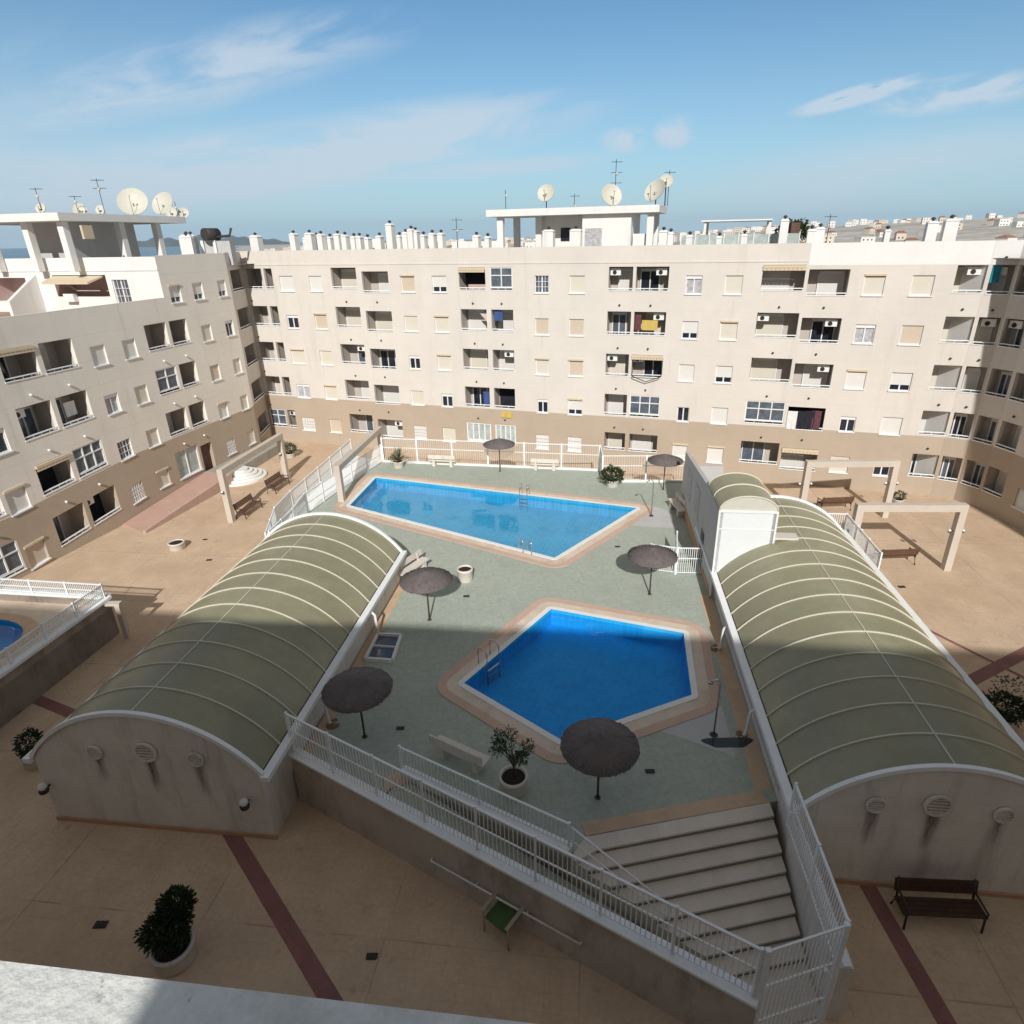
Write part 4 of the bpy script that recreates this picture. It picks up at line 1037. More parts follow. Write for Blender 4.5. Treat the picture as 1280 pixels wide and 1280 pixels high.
# gate
gt = thing('metal_gate', (4.45, 7.6, 0), 'white barred gate with handle at foot of the steps', 'gate')
ga, gb = Vector((4.5, 7.62, 0)), Vector((6.22, 8.08, 0))
q = MB().use('white_metal')
for z in (.25, 1.05, 2.2, 3.32): q.beam(ga+Vector((0, 0, z)), gb+Vector((0, 0, z)), .04, .045)
n = 17
for j in range(n+1): w_ = ga.lerp(gb, j/n); q.box(w_.x-.011, w_.x+.011, w_.y-.011, w_.y+.011, .25, 3.32)
q.build('gate_leaf', gt)
for w_ in (ga, gb): q = MB().use('white_metal'); q.box(w_.x-.05, w_.x+.05, w_.y-.05, w_.y+.05, 0, 3.38); q.build('post', gt)
q = MB().use('white_metal'); w_ = ga.lerp(gb, .86); q.box(w_.x-.05, w_.x+.05, w_.y-.06, w_.y+.06, 1.5, 2.1); q.build('lock_box', gt)
# far fences
fence([(-9.9, 43.15), (5.25, 40.45)], D, 1.75, 'long white fence along the far edge of pool terrace', bay=2.5, bar=.15, mid=(.62,), br=.0055, post=.05)
fence([(5.2, 38.3), (10.75, 38.0)], D, 1.75, 'white fence panel behind the umbrella at the far right terrace corner', bay=2.8, bar=.15, mid=(.62,), br=.0055, post=.05)
fence([(5.3, 40.3), (5.2, 38.35)], D, 1.75, 'short white fence return beside the far bushy planter', bay=2, bar=.16, mid=(.62,), br=.009)
q = MB().use('pool_white')
for a, b in (((-9.9, 43.1), (5.25, 40.35)), ((5.2, 38.22), (10.75, 37.92))): q.beam((*a, D+.07), (*b, D+.07), .14, .14)
q.build('kerb', kind='structure')
fence([(6.0, 26.4), (7.15, 26.0), (8.4, 25.9)], D, 1.35, 'small white barred fence enclosing equipment right of the large pool', bay=1.2, bar=.09, mid=(.6,))
fence([(7.1, 25.95), (7.5, 27.7)], D, 1.35, 'short return of small barred fence at right of terrace', bay=1.7, bar=.09)
fence([(14.2, 29.15), (16.3, 28.9), (15.75, 24.6)], 1.5, 1.3, 'white barred fence round the far end of the right vaulted roof', bay=1.5, bar=.1)
# left fences by the portal and ramp
fence([(-12.55, 34.0), (-11.2, 39.2), (-10.0, 43.1)], D, 1.25, 'white barred fence on left terrace edge behind the pool portal', bay=1.9, bar=.09, mid=(.5,))
fence([(-13.0, 28.9), (-13.7, 32.2), (-13.65, 34.7), (-12.6, 44.9)], 1.0, 1.35, 'outer white fence of the left access ramp', bay=1.9, bar=.09, mid=(.5,))
fence([(-12.75, 28.8), (-12.5, 31.6), (-12.55, 33.9)], D, 1.3, 'short white fence just behind the left vaulted roof', bay=1.6, bar=.12, mid=(.5,))
q = MB().use('white_paint'); q.prism([(-13.75, 28.7), (-12.55, 28.7), (-12.3, 34), (-11.1, 39.5), (-10.1, 43.2), (-12.4, 45), (-13.5, 39), (-13.9, 33)], 0, 1.12); tag(q.build('ramp_base'), 'pale side ramp with white face left of the large pool', 'ramp')

# ------------------------------------------------------------------ vaulted skylights
def vault(o, az, width, length, ze, zr, nribs, label, side, ribskip=0, lamps=(), z0w=0.0):
    """o = near corner at the terrace side; side=-1: extends to the left, +1 to the right"""
    ax = Vector((math.sin(az), math.cos(az), 0)); pr = Vector((ax.y, -ax.x, 0))*side
    O = Vector((*o, 0)); t = thing('vaulted_skylight', O+pr*width/2, label, 'vaulted roof')
    def P(a, b, z): q = O+pr*a+ax*b; q.z = z; return q
    hh = zr-ze; R = (width*width/4+hh*hh)/(2*hh); th = math.asin(width/2/R)
    def arc(k, n, off=0):  # returns (a,z)
        a = -th+2*th*k/n; return width/2+(R+off)*math.sin(a), zr-R+(R+off)*math.cos(a)
    n = 28
    # walls
    q = MB().use('vault_render')
    def wl(p, r, z1): q.quad((p.x, p.y, z0w), (r.x, r.y, z0w), (r.x, r.y, z1), (p.x, p.y, z1))
    c = [P(0, 0, 0), P(width, 0, 0), P(width, length, 0), P(0, length, 0)]
    for i, (p, r) in enumerate(zip(c, c[1:]+c[:1])):
        if side > 0: wl(p, r, ze-.12)
        else: wl(r, p, ze-.12)
    q.build('side_wall', t)
    for b in (0, length):
        q = MB().use('vault_render')
        pts = [P(*([arc(k, n, -.02)[0], b]), arc(k, n, -.02)[1]) for k in range(n+1)]
        low = [P(width, b, ze-.12), P(0, b, ze-.12)]
        loop = pts+low
        if (b == 0) == (side > 0): loop = loop[::-1]
        q.quad(*loop); eo = q.build('end_wall', t)
        if b == 0:
            for fr_, rr, zc, mm in ((.26, .24, ze+.42, 'pool_coping'), (.47, .33, ze+.55, 'bamboo_pink'), (.70, .23, ze+.40, 'pool_coping')):
                fa = fr_*width; cc = P(fa, -.02, zc); q = MB().use('vault_render')
                N_ = 20; ring = []
                for w_, dpt in ((rr, .0), (rr, .07), (rr*.82, .07), (rr*.82, .02)):
                    ring.append([cc-ax*dpt+pr*(w_*math.cos(2*math.pi*j/N_))+Vector((0, 0, w_*math.sin(2*math.pi*j/N_))) for j in range(N_)])
                for i in range(3):
                    for j in range(N_): q.quad(ring[i][j], ring[i][(j+1) % N_], ring[i+1][(j+1) % N_], ring[i+1][j])
                q.use(mm); q.quad(*(ring[3] if side > 0 else ring[3][::-1]))
                q.use('vault_render')
                for j in range(5):
                    z = -rr*.6+rr*1.2*j/4; h2 = math.sqrt(max(0, (rr*.8)**2-z*z)); q.beam(cc-ax*.04+pr*h2+Vector((0, 0, z)), cc-ax*.04-pr*h2+Vector((0, 0, z)), .03, .03)
                q.build('round_vent', eo)
                q = MB().use('stain_brown' if fr_ == .47 else 'stain_grey'); xx = 0
                for zz1, zz2, w1, w2 in ((-rr*1.0, -rr-(1.25 if fr_ < .6 else .9), .20, .20),):
                    p_ = [cc-ax*.001+pr*(w_)+Vector((0, 0, z)) for w_, z in ((-w1, zz1), (w1, zz1), (w2, zz2), (-w2, zz2))]
                    q.quad(*(p_ if side < 0 else p_[::-1]))
                q.build('drip_stain', eo)
    # glazing
    q = MB().use('polycarb'); q.smooth = True; m_ = 24
    base = len(q.v)
    for j in range(m_+1):
        for k in range(n+1): a, z = arc(k, n); q.v.append(tuple(P(a, length*j/m_, z)))
    for j in range(m_):
        for k in range(n):
            A = base+j*(n+1)+k; f = (A, A+1, A+n+2, A+n+1); q.face(f if side > 0 else f[::-1])
    q.build('glazing', t)
    # ribs
    for i in range(nribs+1):
        b = length*i/nribs
        w_ = .042 if 0 < i < nribs else .12; hh2 = .04 if 0 < i < nribs else .10
        q = MB().use('cream_rib' if 0 < i < nribs else 'white_metal'); prev = None
        for k in range(n+1):
            a, z = arc(k, n, .0); a2, z2 = arc(k, n, hh2)
            cur = [P(a, b-w_/2, z-.02), P(a, b+w_/2, z-.02), P(a2, b+w_/2, z2), P(a2, b-w_/2, z2)]
            if prev:
                for s_ in ((3, 2), (0, 3), (2, 1)):
                    f = (prev[s_[0]], prev[s_[1]], cur[s_[1]], cur[s_[0]]); q.quad(*f)
            prev = cur
        q.build('rib' if 0 < i < nribs else 'end_arch', t)
    q = MB().use('polycarb'); a, z = arc(n//2, n, .018); q.use('cream_rib'); q.beam(P(width/2+.0, .1, zr+.012), P(width/2, length-.1, zr+.012), .035, .02); q.build('ridge_strip', t)
    # eave gutters / beams
    for a in (-.14, width+.14):
        q = MB().use('white_metal')
        aa = min(a, a+.0); 
        q.beam(P(a, -.12, ze-.06), P(a, length+.1, ze-.06), .24, .16); q.build('eave_beam', t)
        q = MB().use('dark_metal'); k = .02 if a < 0 else width-.02; q.beam(P(k, .1, ze+.0), P(k, length-.1, ze+.0), .06, .05); q.build('gutter', t)
    q = MB().use('skirting')
    a, b = P(-.012, 0, .12), P(-.012, length, .12)
    q.beam(P(-.05, -.03, .07), P(width+.05, -.03, .07), .05, .14)
    q.build('skirting', t)
    for fa, zc in lamps:
        cc = P(fa, -.22, zc); q = MB().use('iron'); q.lathe([(.05, -.18), (.12, -.16), (.14, -.09), (.1, -.03)], cc, 10); q.tube([cc+Vector((0, 0, -.1)), cc+ax*.22+Vector((0, 0, -.1))], .03, 6); lo = q.build('wall_lamp', t)
        q = MB().use('lamp_glass'); q.sphere(cc+Vector((0, 0, .05)), .12, 12); q.build('globe', lo)
    return t, P
vl, PL = vault((-7.30, 13.05), rad(6.8), 6.85, 13.4, 2.45, 4.25, 12, 'left barrel vaulted skylight with olive panels and rendered end wall', -1, lamps=((.55, 1.55), (6.7, 1.5)))
vr, PR = vault((6.85, 11.55), rad(6.8), 6.65, 17.0, 2.45, 4.15, 15, 'right barrel vaulted skylight with olive panels above the steps', 1)
q = MB().use('wall_grey'); q.quad(*[PR(-.02, y, z) for y, z in ((1.5, 1.47), (1.5, 2.3), (13, 2.3), (13, 1.47))][::-1])
q.build('render_panel', vr)

# bent white downpipes on terrace side of the vault walls
def downpipe(p, dirv, label):
    p = Vector(p); d = Vector((*dirv, 0)).normalized(); t = thing('downpipe', p, label, 'pipe', 'white downpipes on the terrace walls')
    q = MB().use('white_paint'); q.tube([p+Vector((0, 0, 1.0)), p+d*.12+Vector((0, 0, 1.05)), p+d*.22+Vector((0, 0, .95)), p+d*.26+Vector((0, 0, .08)), p+d*.34+Vector((0, 0, .03))], .055, 8); q.build('pipe', t)
    q = MB().use('rust'); q.lathe([(.25, 0), (.2, .012), (.001, .014)], p+d*.42, 9, jit=.2); q.build('rust_stain', t)
ax = Vector((math.sin(rad(6.8)), math.cos(rad(6.8))))
def offp(o, s, d): return (o[0]+ax.x*s+ax.y*d, o[1]+ax.y*s-ax.x*d, D)
downpipe(offp((-7.3, 13.05), 3.4, .12), (ax.y, -ax.x), 'white downpipe on left wall beside the front umbrella')
downpipe(offp((-7.3, 13.05), 8.5, .12), (ax.y, -ax.x), 'white downpipe on left wall level with the near pool')
downpipe(offp((6.85, 11.55), 3.9, -.12), (-ax.y, ax.x), 'white downpipe on right wall next to the near shower')
downpipe(offp((6.85, 11.55), 8.5, -.12), (-ax.y, ax.x), 'white downpipe on right wall beside the near pool corner')

# ------------------------------------------------------------------ stair house (white box + little vault)
sh = thing('stair_house', (9.3, 24.5, 0), 'white clad stair house with small green barrel roof and long grey side wall', 'building')
W0 = Vector((8.12, 23.8, 0)); FS = Frame(W0.xy, (math.cos(rad(-6.8)), math.sin(rad(-6.8))))   # front faces camera
q = MB().use('box_white'); Wd = 2.32
q.quad(FS(0, 1.2, 0), FS(Wd, 1.2, 0), FS(Wd, 5.35, 0), FS(0, 5.35, 0)); q.build('front_wall', sh)
q = MB().use('white_paint'); fbox(q, FS, -.03, Wd+.03, 5.30, 5.40, -.05, .05); fbox(q, FS, -.03, .05, 1.3, 5.3, -.05, .04); fbox(q, FS, Wd-.05, Wd+.03, 1.3, 5.3, -.05, .04); fbox(q, FS, .05, Wd-.05, 4.52, 4.56, 0, .02)
q.build('trim', sh)
q = MB().use('wall_grey')     # side walls
q.prism([FS(0, 0, 0).xy, FS(.16, 0, 0).xy, FS(.16, 0, -2.8).xy, FS(0, 0, -2.8).xy], 0, 5.33)
q.prism([FS(Wd-.16, 0, 0).xy, FS(Wd, 0, 0).xy, FS(Wd, 0, -2.8).xy, FS(Wd-.16, 0, -2.8).xy], 0, 5.33)
q.quad(FS(Wd, 0, -2.8), FS(0, 0, -2.8), FS(0, 5.33, -2.8), FS(Wd, 5.33, -2.8))
q.build('side_wall', sh)
q = MB().use('polycarb'); q.smooth = True; n = 16
for j in range(2):
    for k in range(n+1): a = math.pi*k/n; q.v.append(tuple(FS(Wd/2-Wd/2*math.cos(a), 5.38+.62*math.sin(a), -2.8*j)))
for k in range(n): q.face((k, k+1, k+n+2, k+n+1))
q.build('glazing', sh)
q = MB().use('dish'); q.quad(*[FS(Wd/2-Wd/2*math.cos(math.pi*k/n), 5.38+.60*math.sin(math.pi*k/n), .0) for k in range(n+1)][::-1]); q.build('fanlight', sh)
for dpt in (0, -1.4, -2.8):
    q = MB().use('cream_rib'); q.tube([FS(Wd/2-Wd/2*math.cos(math.pi*k/n), 5.40+.62*math.sin(math.pi*k/n), dpt) for k in range(n+1)], .035, 6); q.build('rib', sh)
# long sloping side wall beyond
def Lw_(s, d=0): return FS(d, 0, -s)
q = MB().use('wall_grey')
hs_ = [(2.8, 5.3), (10.6, 4.45)]
A, B = Lw_(2.8), Lw_(10.6)
nrm = Vector((FS.t.x, FS.t.y, 0))
q.hexa([A, A+nrm*.2, B+nrm*.2, B], [A+Vector((0, 0, 5.3)), A+nrm*.2+Vector((0, 0, 5.3)), B+nrm*.2+Vector((0, 0, 4.45)), B+Vector((0, 0, 4.45))])
q.hexa([Lw_(10.6), Lw_(10.6, 2.2), Lw_(10.8, 2.2), Lw_(10.8)], [p+Vector((0, 0, 3.6)) for p in (Lw_(10.6), Lw_(10.6, 2.2), Lw_(10.8, 2.2), Lw_(10.8))])
q.build('garden_wall', sh)
FW = Frame(Lw_(10.6).xy, (Lw_(0)-Lw_(10.6)).xy)   # outward = terrace side
q = MB().use('curtain'); fbox(q, FW, 1.6, 3.1, 2.5, 4.1, -.01, .02); fbox(q, FW, 4.4, 5.9, 2.7, 4.3, -.01, .02)
q.use('dark_glass'); fbox(q, FW, 7.2, 7.95, 1.22, 3.0, -.01, .03); q.use('skirting'); fbox(q, FW, .2, 7.1, 1.2, 1.75, 0, .04); fbox(q, FW, 8.1, 10.4, 1.2, 1.5, 0, .04)
q.build('openings', sh)
q = MB().use('cream_wall'); fbox(q, FS, 2.33, 3.3, 4.12, 4.22, -.5, .02); q.build('ledge', sh)

# ------------------------------------------------------------------ portals
def portal(pa, pb, h, label, wid=.34, lamps=True, z0=0, bh=.36, ext=0):
    a = Vector((*pa, 0)); b = Vector((*pb, 0)); d = (b-a).normalized(); n = Vector((-d.y, d.x, 0))
    t = thing('concrete_portal', (a+b)/2+Vector((0, 0, z0)), label, 'portal frame', 'concrete portal frames')
    for p in (a, b):
        q = MB().use('portal_render'); c4 = [(p+d*x+n*y).xy for x, y in ((-wid/2, -wid/2), (wid/2, -wid/2), (wid/2, wid/2), (-wid/2, wid/2))]; q.prism(c4, z0, h-bh); po = q.build('post', t)
    q = MB().use('portal_render'); q.beam(a-d*(wid/2+ext)+Vector((0, 0, h-bh/2)), b+d*(wid/2+ext)+Vector((0, 0, h-bh/2)), wid+.005, bh); q.build('beam', t)
    if lamps:
        for p in (a, b):
            for sgn in (-1, 1):
                c = p+d*(wid/2+.16)*sgn+Vector((0, 0, z0+(h-z0)*.60)); q = MB().use('iron'); q.tube([c-d*.16*sgn, c], .025, 5); q.lathe([(.03, -.10), (.07, -.08), (.07, -.04)], c, 8); lo = q.build('lamp', t)
                q = MB().use('lamp_glass'); q.sphere(c+Vector((0, 0, .02)), .075, 10); q.build('globe', lo)
    return t
portal((16.5, 28.3), (21.4, 28.05), 3.6, 'nearer pale concrete portal frame over right hand plaza bench')
portal((16.75, 34.75), (21.75, 34.6), 3.6, 'farther pale concrete portal frame on right plaza near the curved corner')
portal((-17.98, 35.73), (-17.0, 43.0), 3.45, 'pale portal frame beside the semicircular steps on left plaza')
portal((-11.0, 35.75), (-10.15, 44.0), 3.55, 'pale portal frame standing at left end of the large pool', z0=D, lamps=False)

# ------------------------------------------------------------------ umbrellas
um = thing('thatched_umbrella', (*gp(747, 997, D).xy, D), 'x', 'umbrella', 'thatched umbrellas on the pool terrace', 0, True)
q = MB().use('pole_wood'); q.tube([(0, 0, 0), (0, 0, 2.25)], .035, 8); q.lathe([(.09, 0), (.08, .03), (.05, .05)], (0, 0, 0), 12); q.build('pole', um)
q = MB().use('thatch'); q.smooth = True
for lay, (r0, z0_, r1, z1_) in enumerate(((.02, 2.33, 1.08, 1.93),)):
    n = 64; base = len(q.v)
    for i, (rr, zz_) in enumerate(((r0, z0_), ((r0+r1)/2, (z0_+z1_)/2+.015), (r1, z1_), (r1*.97, z1_-.05), (r0*.5, z1_-.02))):
        for j in range(n):
            a = 2*math.pi*j/n; jj = 1+(ru(-.018, .018) if i in (2, 3) else 0); q.v.append((rr*jj*math.cos(a), rr*jj*math.sin(a), zz_+(ru(-.008, .008) if i in (1, 2, 3) else 0)))
    for i in range(4):
        for j in range(n): A = base+i*n+j; B = base+i*n+(j+1) % n; q.face((A, A+n, B+n, B))
q.use('thatch')
for j in range(240):
    a = ru(0, 2*math.pi); r0 = ru(1.0, 1.06); L_ = ru(.02, .07); c, s = math.cos(a), math.sin(a); z = 1.89
    q.quad((r0*c-.008*s, r0*s+.008*c, z), (r0*c+.008*s, r0*s-.008*c, z), ((r0+L_)*c, (r0+L_)*s, z-ru(.02, .06)))
q.use('thatch')
for j in range(420):
    a = ru(0, 2*math.pi); r0 = ru(.12, .95); L_ = ru(.08, .2); c, s_ = math.cos(a), math.sin(a); z = 2.335-.375*r0; w_ = ru(.008, .02)
    q.quad((r0*c-w_*s_, r0*s_+w_*c, z+.006), (r0*c+w_*s_, r0*s_-w_*c, z+.006), ((r0+L_)*c+w_*s_, (r0+L_)*s_-w_*c, z-.375*L_+.022), ((r0+L_)*c-w_*s_, (r0+L_)*s_+w_*c, z-.375*L_+.022))
q.build('canopy', um)
q = MB().use('pole_wood')
for j in range(8): a = math.pi*j/4; q.tube([(.03*math.cos(a), .03*math.sin(a), 1.7), (.95*math.cos(a), .95*math.sin(a), 1.87)], .012, 5)
q.build('ribs', um)
um['label'] = 'front thatched umbrella shading the near corner of the five sided pool'
copy_tree(um, (*gp(456, 921, D).xy, D), .7, 'thatched umbrella in shade by left wall above the long front fence')
copy_tree(um, (*gp(537, 775, D).xy, D), .3, 'thatched umbrella in sun next to the empty white planter')
copy_tree(um, (*gp(812, 743, D).xy, D), 1.1, 'thatched umbrella in sun right of near pool by the small barred fence')
copy_tree(um, (*gp(625, 589, D).xy, D), 2.0, 'far thatched umbrella between two white benches at far fence')
copy_tree(um, (*gp(829, 612, D).xy, D), 2.6, 'far thatched umbrella in the right far corner of terrace')

# ------------------------------------------------------------------ benches
def make_bench(kind):
    if kind == 'white':
        b = thing('park_bench', (0, 0, 0), 'x', 'bench', 'white stone benches on the pool terrace', 0, True)
        q = MB().use('pot_white'); q.box(-.95, .95, -.22, .22, .40, .47); q.build('seat', b)
        for x in (-.62, .62): q = MB().use('pot_white'); q.box(x-.1, x+.1, -.2, .2, 0, .40); q.build('leg', b)
        q = MB().use('pot_white'); q.box(-.95, .95, .24, .30, .58, .86); q.build('backrest', b)
        for x in (-.62, .62): q = MB().use('pot_white'); q.box(x-.05, x+.05, .2, .25, .40, .8); q.build('back_support', b)
        return b
    b = thing('park_bench', (0, 0, 0), 'x', 'bench', 'dark slatted benches on the plaza', 0, True)
    q = MB().use('dark_wood' if kind == 'dark' else 'brown_slat')
    for k in range(4): q.box(-1.0, 1.0, -.25+k*.125, -.25+k*.125+.105, .43, .465)
    q.build('seat', b)
    q = MB().use('dark_wood' if kind == 'dark' else 'brown_slat')
    for k in range(3): z = .60+k*.12; y = .28+k*.03; q.hexa([(-1, y, z), (1, y, z), (1, y+.03, z), (-1, y+.03, z)], [(-1, y+.02, z+.1), (1, y+.02, z+.1), (1, y+.05, z+.1), (-1, y+.05, z+.1)])
    q.build('backrest', b)
    for x in (-.92, .92):
        q = MB().use('iron'); q.tube([(x, -.3, 0), (x, -.26, .42), (x, -.3, .66), (x, .2, .68), (x, .36, .62)], .028, 7); q.tube([(x, .36, 0), (x, .24, .42), (x, .38, .98)], .03, 7); q.tube([(x, -.27, .40), (x, .26, .40)], .025, 6); q.build('arm_frame', b)
    return b
bw = make_bench('white'); bw.location = (-2.0, 14.62, D); bw.rotation_euler = (0, 0, rad(149)); bw['label'] = 'white stone bench behind the short fence beside potted tree'
copy_tree(bw, (-5.5, 42.0, D), rad(170), 'leftmost white bench at the far fence left of umbrella')
copy_tree(bw, (1.6, 40.8, D), rad(170), 'white bench at far fence between umbrella and fence corner')
copy_tree(bw, (-5.2, 26.4, D), rad(60), 'white bench beyond the far end of left vault wall')
copy_tree(bw, (8.85, 33.2, D), rad(-83), 'white bench against the stair house side wall')
copy_tree(bw, (7.2, 39.9, 0), rad(170), 'white bench seen through the right far fence')
bd = make_bench('dark'); bd.location = (10.15, 10.35, 0); bd.rotation_euler = (0, 0, rad(-4)); bd['label'] = 'dark bench in shade against end wall of the right vault'
b2 = make_bench('brown'); b2.location = (19.2, 28.9, 0); b2.rotation_euler = (0, 0, rad(182)); b2['label'] = 'brown bench under the nearer right portal frame'
copy_tree(b2, (19.3, 35.9, 0), rad(183), 'brown bench under the farther right portal frame')
copy_tree(b2, (-17.35, 37.0, 0), rad(80), 'brown bench under left portal, nearer one of the pair')
copy_tree(b2, (-16.95, 41.2, 0), rad(80), 'brown bench under left portal, farther one of the pair')

# ------------------------------------------------------------------ pots and plants
def pot(p, r, h, label, name='planter_pot', matn='pot_white', rim=True, plant=None, cat='planter'):
    t = thing(name, p, label, cat); p = Vector(p); q = MB().use(matn)
    q.lathe([(r*.90, 0), (r, h*.12), (r, h*.80), (r*1.05, h*.83), (r*1.05, h), (r*.88, h), (r*.84, h*.86)], p, 28); q.build('pot', t)
    q = MB().use('soil'); q.lathe([(r*.87, h*.86), (r*.4, h*.9), (.001, h*.91)], p, 16); q.build('soil', t)
    return t
def leaves(q, c, rx, ry, rz, n, ll, lw, matn, up=.2, hollow=.35):
    q.use(matn)
    for _ in range(n):
        while True:
            x, y, z = ru(-1, 1), ru(-1, 1), ru(-1, 1); rr = x*x+y*y+z*z
            if hollow < rr < 1: break
        k = 1+.22*math.sin(5*x+3*z)*math.cos(4*y-2*z)
        P = Vector((c[0]+x*rx*k, c[1]+y*ry*k, c[2]+z*rz*k)); d = Vector((x+ru(-.6, .6), y+ru(-.6, .6), z*.6+up+ru(-.4, .4))).normalized()
        s = d.cross(Vector((ru(-1, 1), ru(-1, 1), ru(-1, 1)))).normalized(); L_ = ll*ru(.6, 1.3); W_ = lw*ru(.7, 1.2)
        q.quad(P, P+d*L_*.5+s*W_, P+d*L_, P+d*L_*.5-s*W_)
def bush(t, c, rx, ry, rz, n, ll, lw, matn, stems=6, base=None, **k):
    c = Vector(c); base = Vector(base if base else (c.x, c.y, c.z-rz))
    q = MB().use('bark')
    for i in range(stems):
        e = c+Vector((ru(-.6, .6)*rx, ru(-.6, .6)*ry, ru(-.1, .7)*rz)); mdl = base.lerp(e, .5)+Vector((ru(-.05, .05), ru(-.05, .05), 0)); q.tube([base, mdl, e], [.02, .014, .006], 5)
    q.build('stem', t)
    q = MB(); leaves(q, c, rx, ry, rz, n, ll, lw, matn, **k)
    q.build('foliage', t)
# near olive-like tree
t = pot((-.40, 13.55, D), .40, .52, 'small leafy tree in large white round pot behind the inner fence', 'potted_tree', cat='potted tree')
c = Vector((-.40, 13.55, D)); q = MB().use('bark'); q.tube([c+Vector((0, 0, .4)), c+Vector((.02, .02, .9)), c+Vector((0, 0, 1.3))], [.04, .03, .025], 7)
tips = []
for i in range(13):
    a = ru(0, 6.28); r = ru(.15, .55); e = c+Vector((r*math.cos(a), r*math.sin(a), ru(1.05, 1.85))); q.tube([c+Vector((0, 0, ru(.8, 1.25))), c.lerp(e, .6)+Vector((0, 0, .45)), e], [.018, .012, .005], 5); tips.append(e)
q.build('trunk', t)
q = MB()
for e in tips: leaves(q, e, .17, .17, .20, 85, .085, .022, random.choice(['leaf_olive', 'leaf_dark']), hollow=0)
q.build('crown', t)
pot((-2.72, 25.8, D), .36, .62, 'empty white round planter in sun beside the middle umbrella')
t = pot((-8.6, 41.9, D), .36, .45, 'white pot with pale spiky plant at far left corner of terrace', 'potted_plant', cat='potted plant')
q = MB().use('leaf_pale'); c = Vector((-8.6, 41.9, D+.5))
for k in range(70):
    a = ru(0, 6.28); e = ru(.2, 1.3); d = Vector((math.cos(a)*math.cos(e), math.sin(a)*math.cos(e), math.sin(e))); s = d.cross(Vector((0, 0, 1))).normalized()*.03; L_ = ru(.6, 1.25)
    q.use(random.choice(['leaf_pale', 'leaf_pale', 'leaf_olive'])); b0 = c+d*.1; m1 = c+d*L_*.55; m2 = c+d*L_-Vector((0, 0, .25*L_*math.cos(e))); q.quad(b0-s, b0+s, m1+s*1.3, m1-s*1.3); q.quad(m1-s*1.3, m1+s*1.3, m2)
q.build('foliage', t)
t = pot((5.75, 37.5, D), .38, .42, 'dark bushy plant in a white pot by the far fence corner', 'potted_plant', cat='potted plant')
bush(t, (5.75, 37.5, D+.78), .68, .6, .45, 900, .16, .05, 'leaf_dark')
t = pot((-8.55, 9.75, 0), .46, .5, 'big dark bush in a white pot on shaded plaza at lower left', 'potted_plant', cat='potted plant')
bush(t, (-8.55, 9.85, 1.0), .46, .46, .48, 1900, .11, .026, 'leaf_dark')
q = MB(); leaves(q, (-8.38, 10.08, 1.42), .36, .34, .42, 1300, .12, .028, 'leaf_dark', up=.6); leaves(q, (-8.75, 9.7, 1.05), .32, .34, .36, 600, .12, .028, 'leaf_dark'); q.build('foliage', t)
t = pot((-16.35, 16.1, 0), .34, .42, 'small dark plant in white pot left of the left vault', 'potted_plant', cat='potted plant')
bush(t, (-16.35, 16.15, .85), .36, .36, .42, 700, .11, .035, 'leaf_dark')
t = pot((16.45, 17.05, 0), .42, .42, 'dark spreading bush in shallow pot on right plaza', 'potted_plant', cat='potted plant')
bush(t, (16.5, 17.1, .72), .62, .6, .42, 1400, .13, .032, 'leaf_dark'); q = MB(); leaves(q, (16.95, 17.7, 1.0), .5, .5, .4, 160, .12, .03, 'leaf_olive', hollow=0); q.build('foliage', t)
pot((-19.55, 32.1, 0), .42, .42, 'empty white planter alone on the left plaza')
t = pot((-18.45, 48.2, 0), .34, .35, 'grey green plant in white pot beyond the left portal', 'potted_plant', cat='potted plant')
bush(t, (-18.45, 48.2, .75), .55, .5, .4, 500, .16, .05, 'leaf_olive')
t = pot((23.7, 36.6, 0), .30, .3, 'white pot with grey plant below the curved corner window', 'potted_plant', cat='potted plant')
bush(t, (23.7, 36.6, .55), .35, .3, .25, 250, .12, .04, 'leaf_olive')
t = pot((-16.2, 40.0, 0), .01, .01, 'x') if False else None

# ------------------------------------------------------------------ other small things
def drain(x, y, z, label, s=.16):
    q = MB().use('dark_metal'); q.box(x-s, x+s, y-s*.6, y+s*.6, z, z+.012); q.use('iron')
    for k in range(4): q.box(x-s+.04+k*s*.5, x-s+.08+k*s*.5, y-s*.5, y+s*.5, z+.012, z+.02)
    tag(q.build('drain_cover'), label, 'drain', 'dark drain covers')
drain(-2.57, 24.3, D+.012, 'drain cover near the empty planter', .13); drain(-4.12, 16.1, D+.012, 'drain cover right of the shaded umbrella by left wall', .12); drain(3.64, 14.1, D+.012, 'drain cover right of the front umbrella pole', .13)
drain(4.83, 28.9, D+.012, 'drain cover at right of the large pool front edge', .12); drain(-10.9, 10.6, .012, 'drain cover left of the big bush on shaded plaza', .16); drain(-3.83, 9.7, .012, 'drain cover near the end of long red paving band', .13)
drain(18.25, 26.4, .012, 'drain cover below the nearer right portal', .16); drain(-17.1, 30.6, .012, 'drain cover on the left plaza near the vault', .14); drain(-18.5, 33.2, .012, 'drain cover between lone planter and left portal', .12)
# framed skylight in the deck
sk = thing('floor_skylight', (-5.5, 20.5, D), 'low white framed hatch with two dark panes beside left wall', 'skylight')
c4 = [(-6.05, 19.75), (-5.0, 19.6), (-4.95, 21.25), (-5.9, 21.35)]
q = MB().use('white_paint')
for a, b in zip(c4, c4[1:]+c4[:1]): q.beam((*a, D+.08), (*b, D+.08), .10, .16)
q.beam((-5.98, 20.6, D+.07), (-5.0, 20.45, D+.07), .05, .12); q.build('frame', sk)
q = MB().use('dim_glass'); q.quad(*[(*p, D+.05) for p in c4]); q.build('pane', sk)
